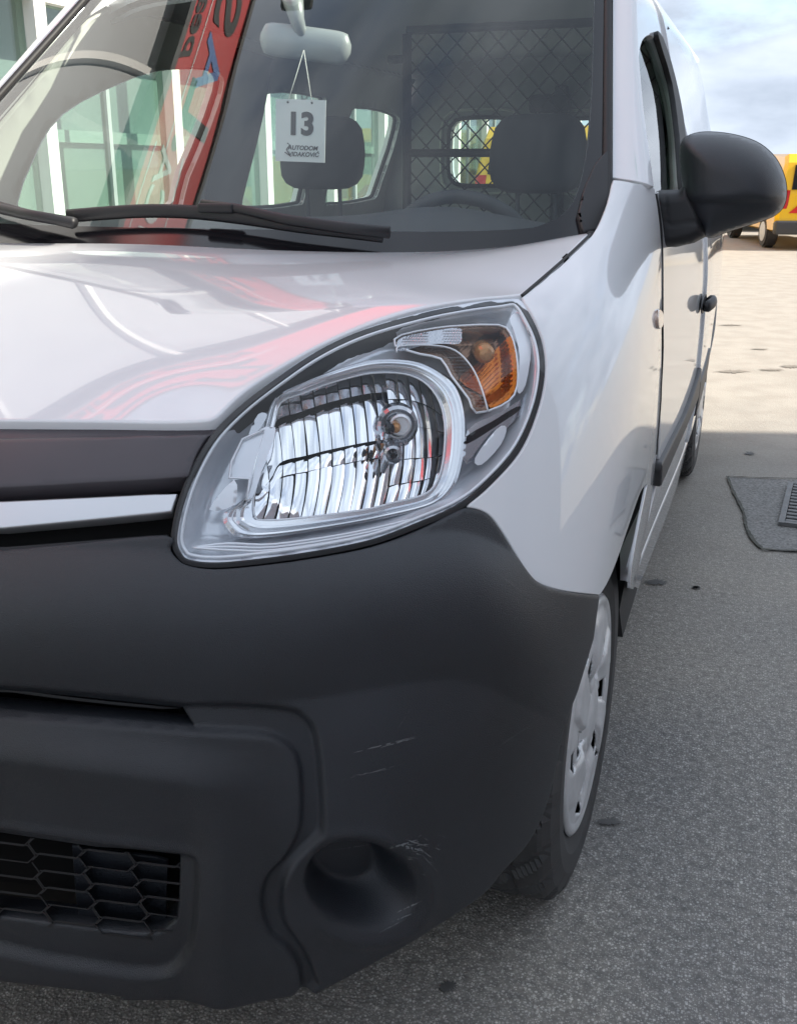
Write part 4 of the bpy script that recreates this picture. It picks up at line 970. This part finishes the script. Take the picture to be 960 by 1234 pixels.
while yy < Y1:
    B('post', (X0-.10, yy-.055, .36), (X0+.03, yy+.055, 2.16), 'white_metal')
    B('glass_pane', (X0-.06, yy+.055, .36), (X0-.05, yy+1.465, 2.16), 'facade_glass')
    B('mullion', (X0-.08, yy+.70, .36), (X0-.03, yy+.74, 2.16), 'cladding_grey')
    B('cladding_rib', (X0-.10, yy-.03, 2.42), (X0-.04, yy+.03, 5.26), 'white_metal')
    yy += 1.52
B('inner_rail', (X0-.37, Y0, 1.38), (X0-.33, Y1, 1.46), 'white_metal')
B('inner_wall', (X0-.42, Y0, .3), (X0-.38, Y1, 2.4), 'cladding_light')
fa = B('red_fascia', (X0-.55, Y0, 5.36), (X0+.12, Y1, 6.65), 'fascia_red')
B('fascia_edge', (X0-.50, Y0, 5.26), (X0+.15, Y1, 5.36), 'grey_plastic'); B('roof_edge', (X0-9, Y0, 6.65), (X0+.15, Y1, 6.72), 'grey_plastic')
def fascia_text(s, y, z, size, m, bold=.01, it=0.):
    mw = Matrix.Translation((.126, y-8, z)) @ Matrix.Rotation(R_(90), 4, 'Z') @ MX; text('fascia_letters', s, size, m, bl, mw, ext=.004, bold=bold, italic=it)
fascia_text('.L  SZ', 3.9, 6.12, .86, 'ink', .02); fascia_text('A', 3.66, 6.12, .70, 'blue_ink'); fascia_text('pealrating', 4.3, 5.56, .38, 'ink', .008, .3); fascia_text('ULARICA', 2.0, 5.80, .44, 'white_ink', .004)
for y0_, y1_, z in ((2.8, 5.5, 5.74), (1.0, 2.9, 6.14), (1.0, 2.9, 5.50)): B('fascia_line', (X0+.121, y0_, z), (X0+.126, y1_, z+.02), 'white_ink')

# building on the van's left whose shadow covers the yard
br = empty('workshop_building', (9, -4, 0)); tag(br, 'tall plain workshop whose shadow falls over the parked van', 'building')
def B2(nm, lo, hi, m): return box(nm, np.array(lo)-np.array((9, -4, 0)), np.array(hi)-np.array((9, -4, 0)), m, br)
ys = 4.40+.268*(9-1)
B2('wall', (9, -16, 0), (20, ys, 7.6), 'wall_lilac'); B2('roof_edge', (8.9, -16.1, 7.6), (20.1, ys+.1, 7.8), 'white_metal')
for k in range(6): B2('door_panel', (8.95, -14+k*3.6, 0), (8.99, -11.4+k*3.6, 3.2), 'cladding_grey')

# ================================================================== yellow vans in the sun at the back
def yellow_van(loc, rz, label):
    v = empty('yellow_van', loc, rz); tag(v, label, 'van', 'yellow vans parked at the back of the yard')
    # body profile in local (y forward, z up); rear face at y=0, length 4.3
    prof = [(0, .34), (-.02, .60), (.0, 1.05), (.10, 1.62), (.22, 1.78), (2.6, 1.80), (3.15, 1.62), (3.75, 1.10), (4.25, .95), (4.38, .62), (4.32, .32)]
    V = []; Fc = []; n = len(prof)
    for x, ins in ((-.90, 1), (-.84, 0), (.84, 0), (.90, 1)):
        for (y, z) in prof:
            xx_ = x*(1-.14*max(0, (z-1.0)/.8)); k = .0 if ins == 0 else .05; cy, cz = 2.1, 1.0; V.append((xx_, y+(cy-y)*k*.6, z+(cz-z)*k*1.2))
    for s_ in range(3):
        for i in range(n): j = (i+1) % n; Fc.append((s_*n+i, s_*n+j, (s_+1)*n+j, (s_+1)*n+i))
    Fc += [tuple(range(n)), tuple(3*n+i for i in range(n))[::-1]]
    b = mobj('body', V, Fc, 'yellow_paint', v)
    bm = bmesh.new(); bm.from_mesh(b.data); bmesh.ops.recalc_face_normals(bm, faces=bm.faces[:]); bm.to_mesh(b.data); bm.free()
    for x0, x1 in ((-.68, -.04), (.04, .68)):
        q = [(x0, .010, 1.13), (x1, .010, 1.13), (x1*.94, .085, 1.58), (x0*.94, .085, 1.58)]; mobj('rear_window', [(a, c-.025, d) for a, c, d in q]+[(a, c+.01, d) for a, c, d in q], [(0, 1, 2, 3), (4, 7, 6, 5), (0, 4, 5, 1), (1, 5, 6, 2), (2, 6, 7, 3), (3, 7, 4, 0)], 'gloss_black', v)
    for s_ in (-1, 1):
        xs_ = sorted((s_*.72, s_*.86)); mobj('tail_light', [(xs_[0], -.03, .78), (xs_[1], -.01, .78), (xs_[1]*.97, -.005, 1.12), (xs_[0], -.015, 1.12), (xs_[0], .08, .78), (xs_[1], .10, .78), (xs_[1]*.97, .12, 1.12), (xs_[0], .10, 1.12)], [(0, 1, 2, 3), (4, 7, 6, 5), (0, 4, 5, 1), (1, 5, 6, 2), (2, 6, 7, 3), (3, 7, 4, 0)], 'red_lamp', v)
        mobj('chevron', [(s_*.05, -.024, .98), (s_*.42, -.026, .98), (s_*.70, -.03, .70), (s_*.36, -.03, .70)], [(0, 1, 2, 3) if s_ > 0 else (3, 2, 1, 0)], 'red_paint', v)
    box('bumper', (-.90, -.08, .30), (.90, .12, .56), 'grey_plastic', v, .04, 3); box('number_plate', (-.26, -.045, .62), (.26, -.022, .73), 'white_ink', v, .003)
    q = [(-.895, 1.9, 1.12), (-.895, 3.25, 1.12), (-.82, 2.75, 1.60), (-.82, 1.9, 1.60)]
    for s_ in (1, -1): mobj('side_window', [(a*s_*1.002, c, d) for a, c, d in q], [(0, 1, 2, 3)], 'gloss_black', v)
    for x in (-.80, .80):
        for y in (.75, 3.45):
            bm = bmesh.new(); bmesh.ops.create_cone(bm, cap_ends=True, segments=28, radius1=.315, radius2=.315, depth=.2, matrix=Matrix.Translation((x, y, .315)) @ Matrix.Rotation(R_(90), 4, 'Y')); bmesh.ops.bevel(bm, geom=[e for e in bm.edges if len(e.link_faces) == 2 and any(len(f.verts) > 4 for f in e.link_faces)], offset=.03, segments=2, affect='EDGES')
            t = bmobj('wheel', bm, 'tyre', v, smooth=False); bm = bmesh.new(); bmesh.ops.create_cone(bm, cap_ends=True, segments=28, radius1=.19, radius2=.17, depth=.214, matrix=Matrix.Translation((x, y, .315)) @ Matrix.Rotation(R_(90), 4, 'Y')); bmobj('hubcap', bm, 'hubcap', t)
    return v
p1 = at(950, 301, z=0)
yv = yellow_van((p1[0]+.55, p1[1], 0), R_(14), 'small yellow van with red tail lights in the sun behind the black door mirror')
yv.scale = (.92, .92, .80)
p2 = at(578, 262, z=0)
yellow_van((-3.4+1.2, 14.5, 0), R_(-4), 'yellow van seen through the rear window of the white van')
def car(loc, rz, m, label):
    v = empty('parked_car', loc, rz); tag(v, label, 'car')
    V = []; Fc = []; prof = [(0, .35), (-.03, .62), (.02, .92), (.55, 1.38), (1.9, 1.45), (2.85, .98), (3.9, .80), (4.1, .55), (4.05, .30)]; n = len(prof)
    for x in (-.86, -.78, .78, .86):
        for y, z in prof: k = .06 if abs(x) > .8 else 0; V.append((x*(1-.2*max(0, (z-.9)/.5)), y+(2-y)*k, z+(.8-z)*k))
    for s_ in range(3):
        for i in range(n): j = (i+1) % n; Fc.append((s_*n+i, s_*n+j, (s_+1)*n+j, (s_+1)*n+i))
    Fc += [tuple(range(n)), tuple(3*n+i for i in range(n))[::-1]]; b = mobj('body', V, Fc, m, v); bm = bmesh.new(); bm.from_mesh(b.data); bmesh.ops.recalc_face_normals(bm, faces=bm.faces[:]); bm.to_mesh(b.data); bm.free()
    mobj('rear_window', [(-.60, .06, .97), (.60, .06, .97), (.54, .50, 1.33), (-.54, .50, 1.33)], [(0, 1, 2, 3)], 'gloss_black', v)
    for s_ in (-1, 1): box('tail_light', (s_*.70-.12, -.05, .72), (s_*.70+.12, .04, .88), 'red_lamp', v, .02)
    for x in (-.76, .76):
        for y in (.75, 3.2):
            bm = bmesh.new(); bmesh.ops.create_cone(bm, cap_ends=True, segments=24, radius1=.30, radius2=.30, depth=.2, matrix=Matrix.Translation((x, y, .30)) @ Matrix.Rotation(R_(90), 4, 'Y')); bmobj('wheel', bm, 'tyre', v)
    return v
p3 = at(903, 290, z=0); car((p3[0]+.3, p3[1]+3, 0), R_(10), 'grey_plastic', 'dark grey car parked beyond the yellow van in the sun')
# low far hills closing the yard
V = []; Fc = []; n = 60
for k in range(n+1):
    x = -500+1000*k/n; h = 7+5*math.sin(k*.7)+3*math.sin(k*1.9+1); h *= .35; V += [(x, 700, -1), (x, 760, h), (x, 900, h*.6)]
for k in range(n): Fc += [(3*k, 3*k+3, 3*k+4, 3*k+1), (3*k+1, 3*k+4, 3*k+5, 3*k+2)]
mat('hill', (.20, .23, .26), .9, var=(.02, .2)); tag(mobj('far_hills', V, Fc, 'hill', smooth=True), kind='structure')
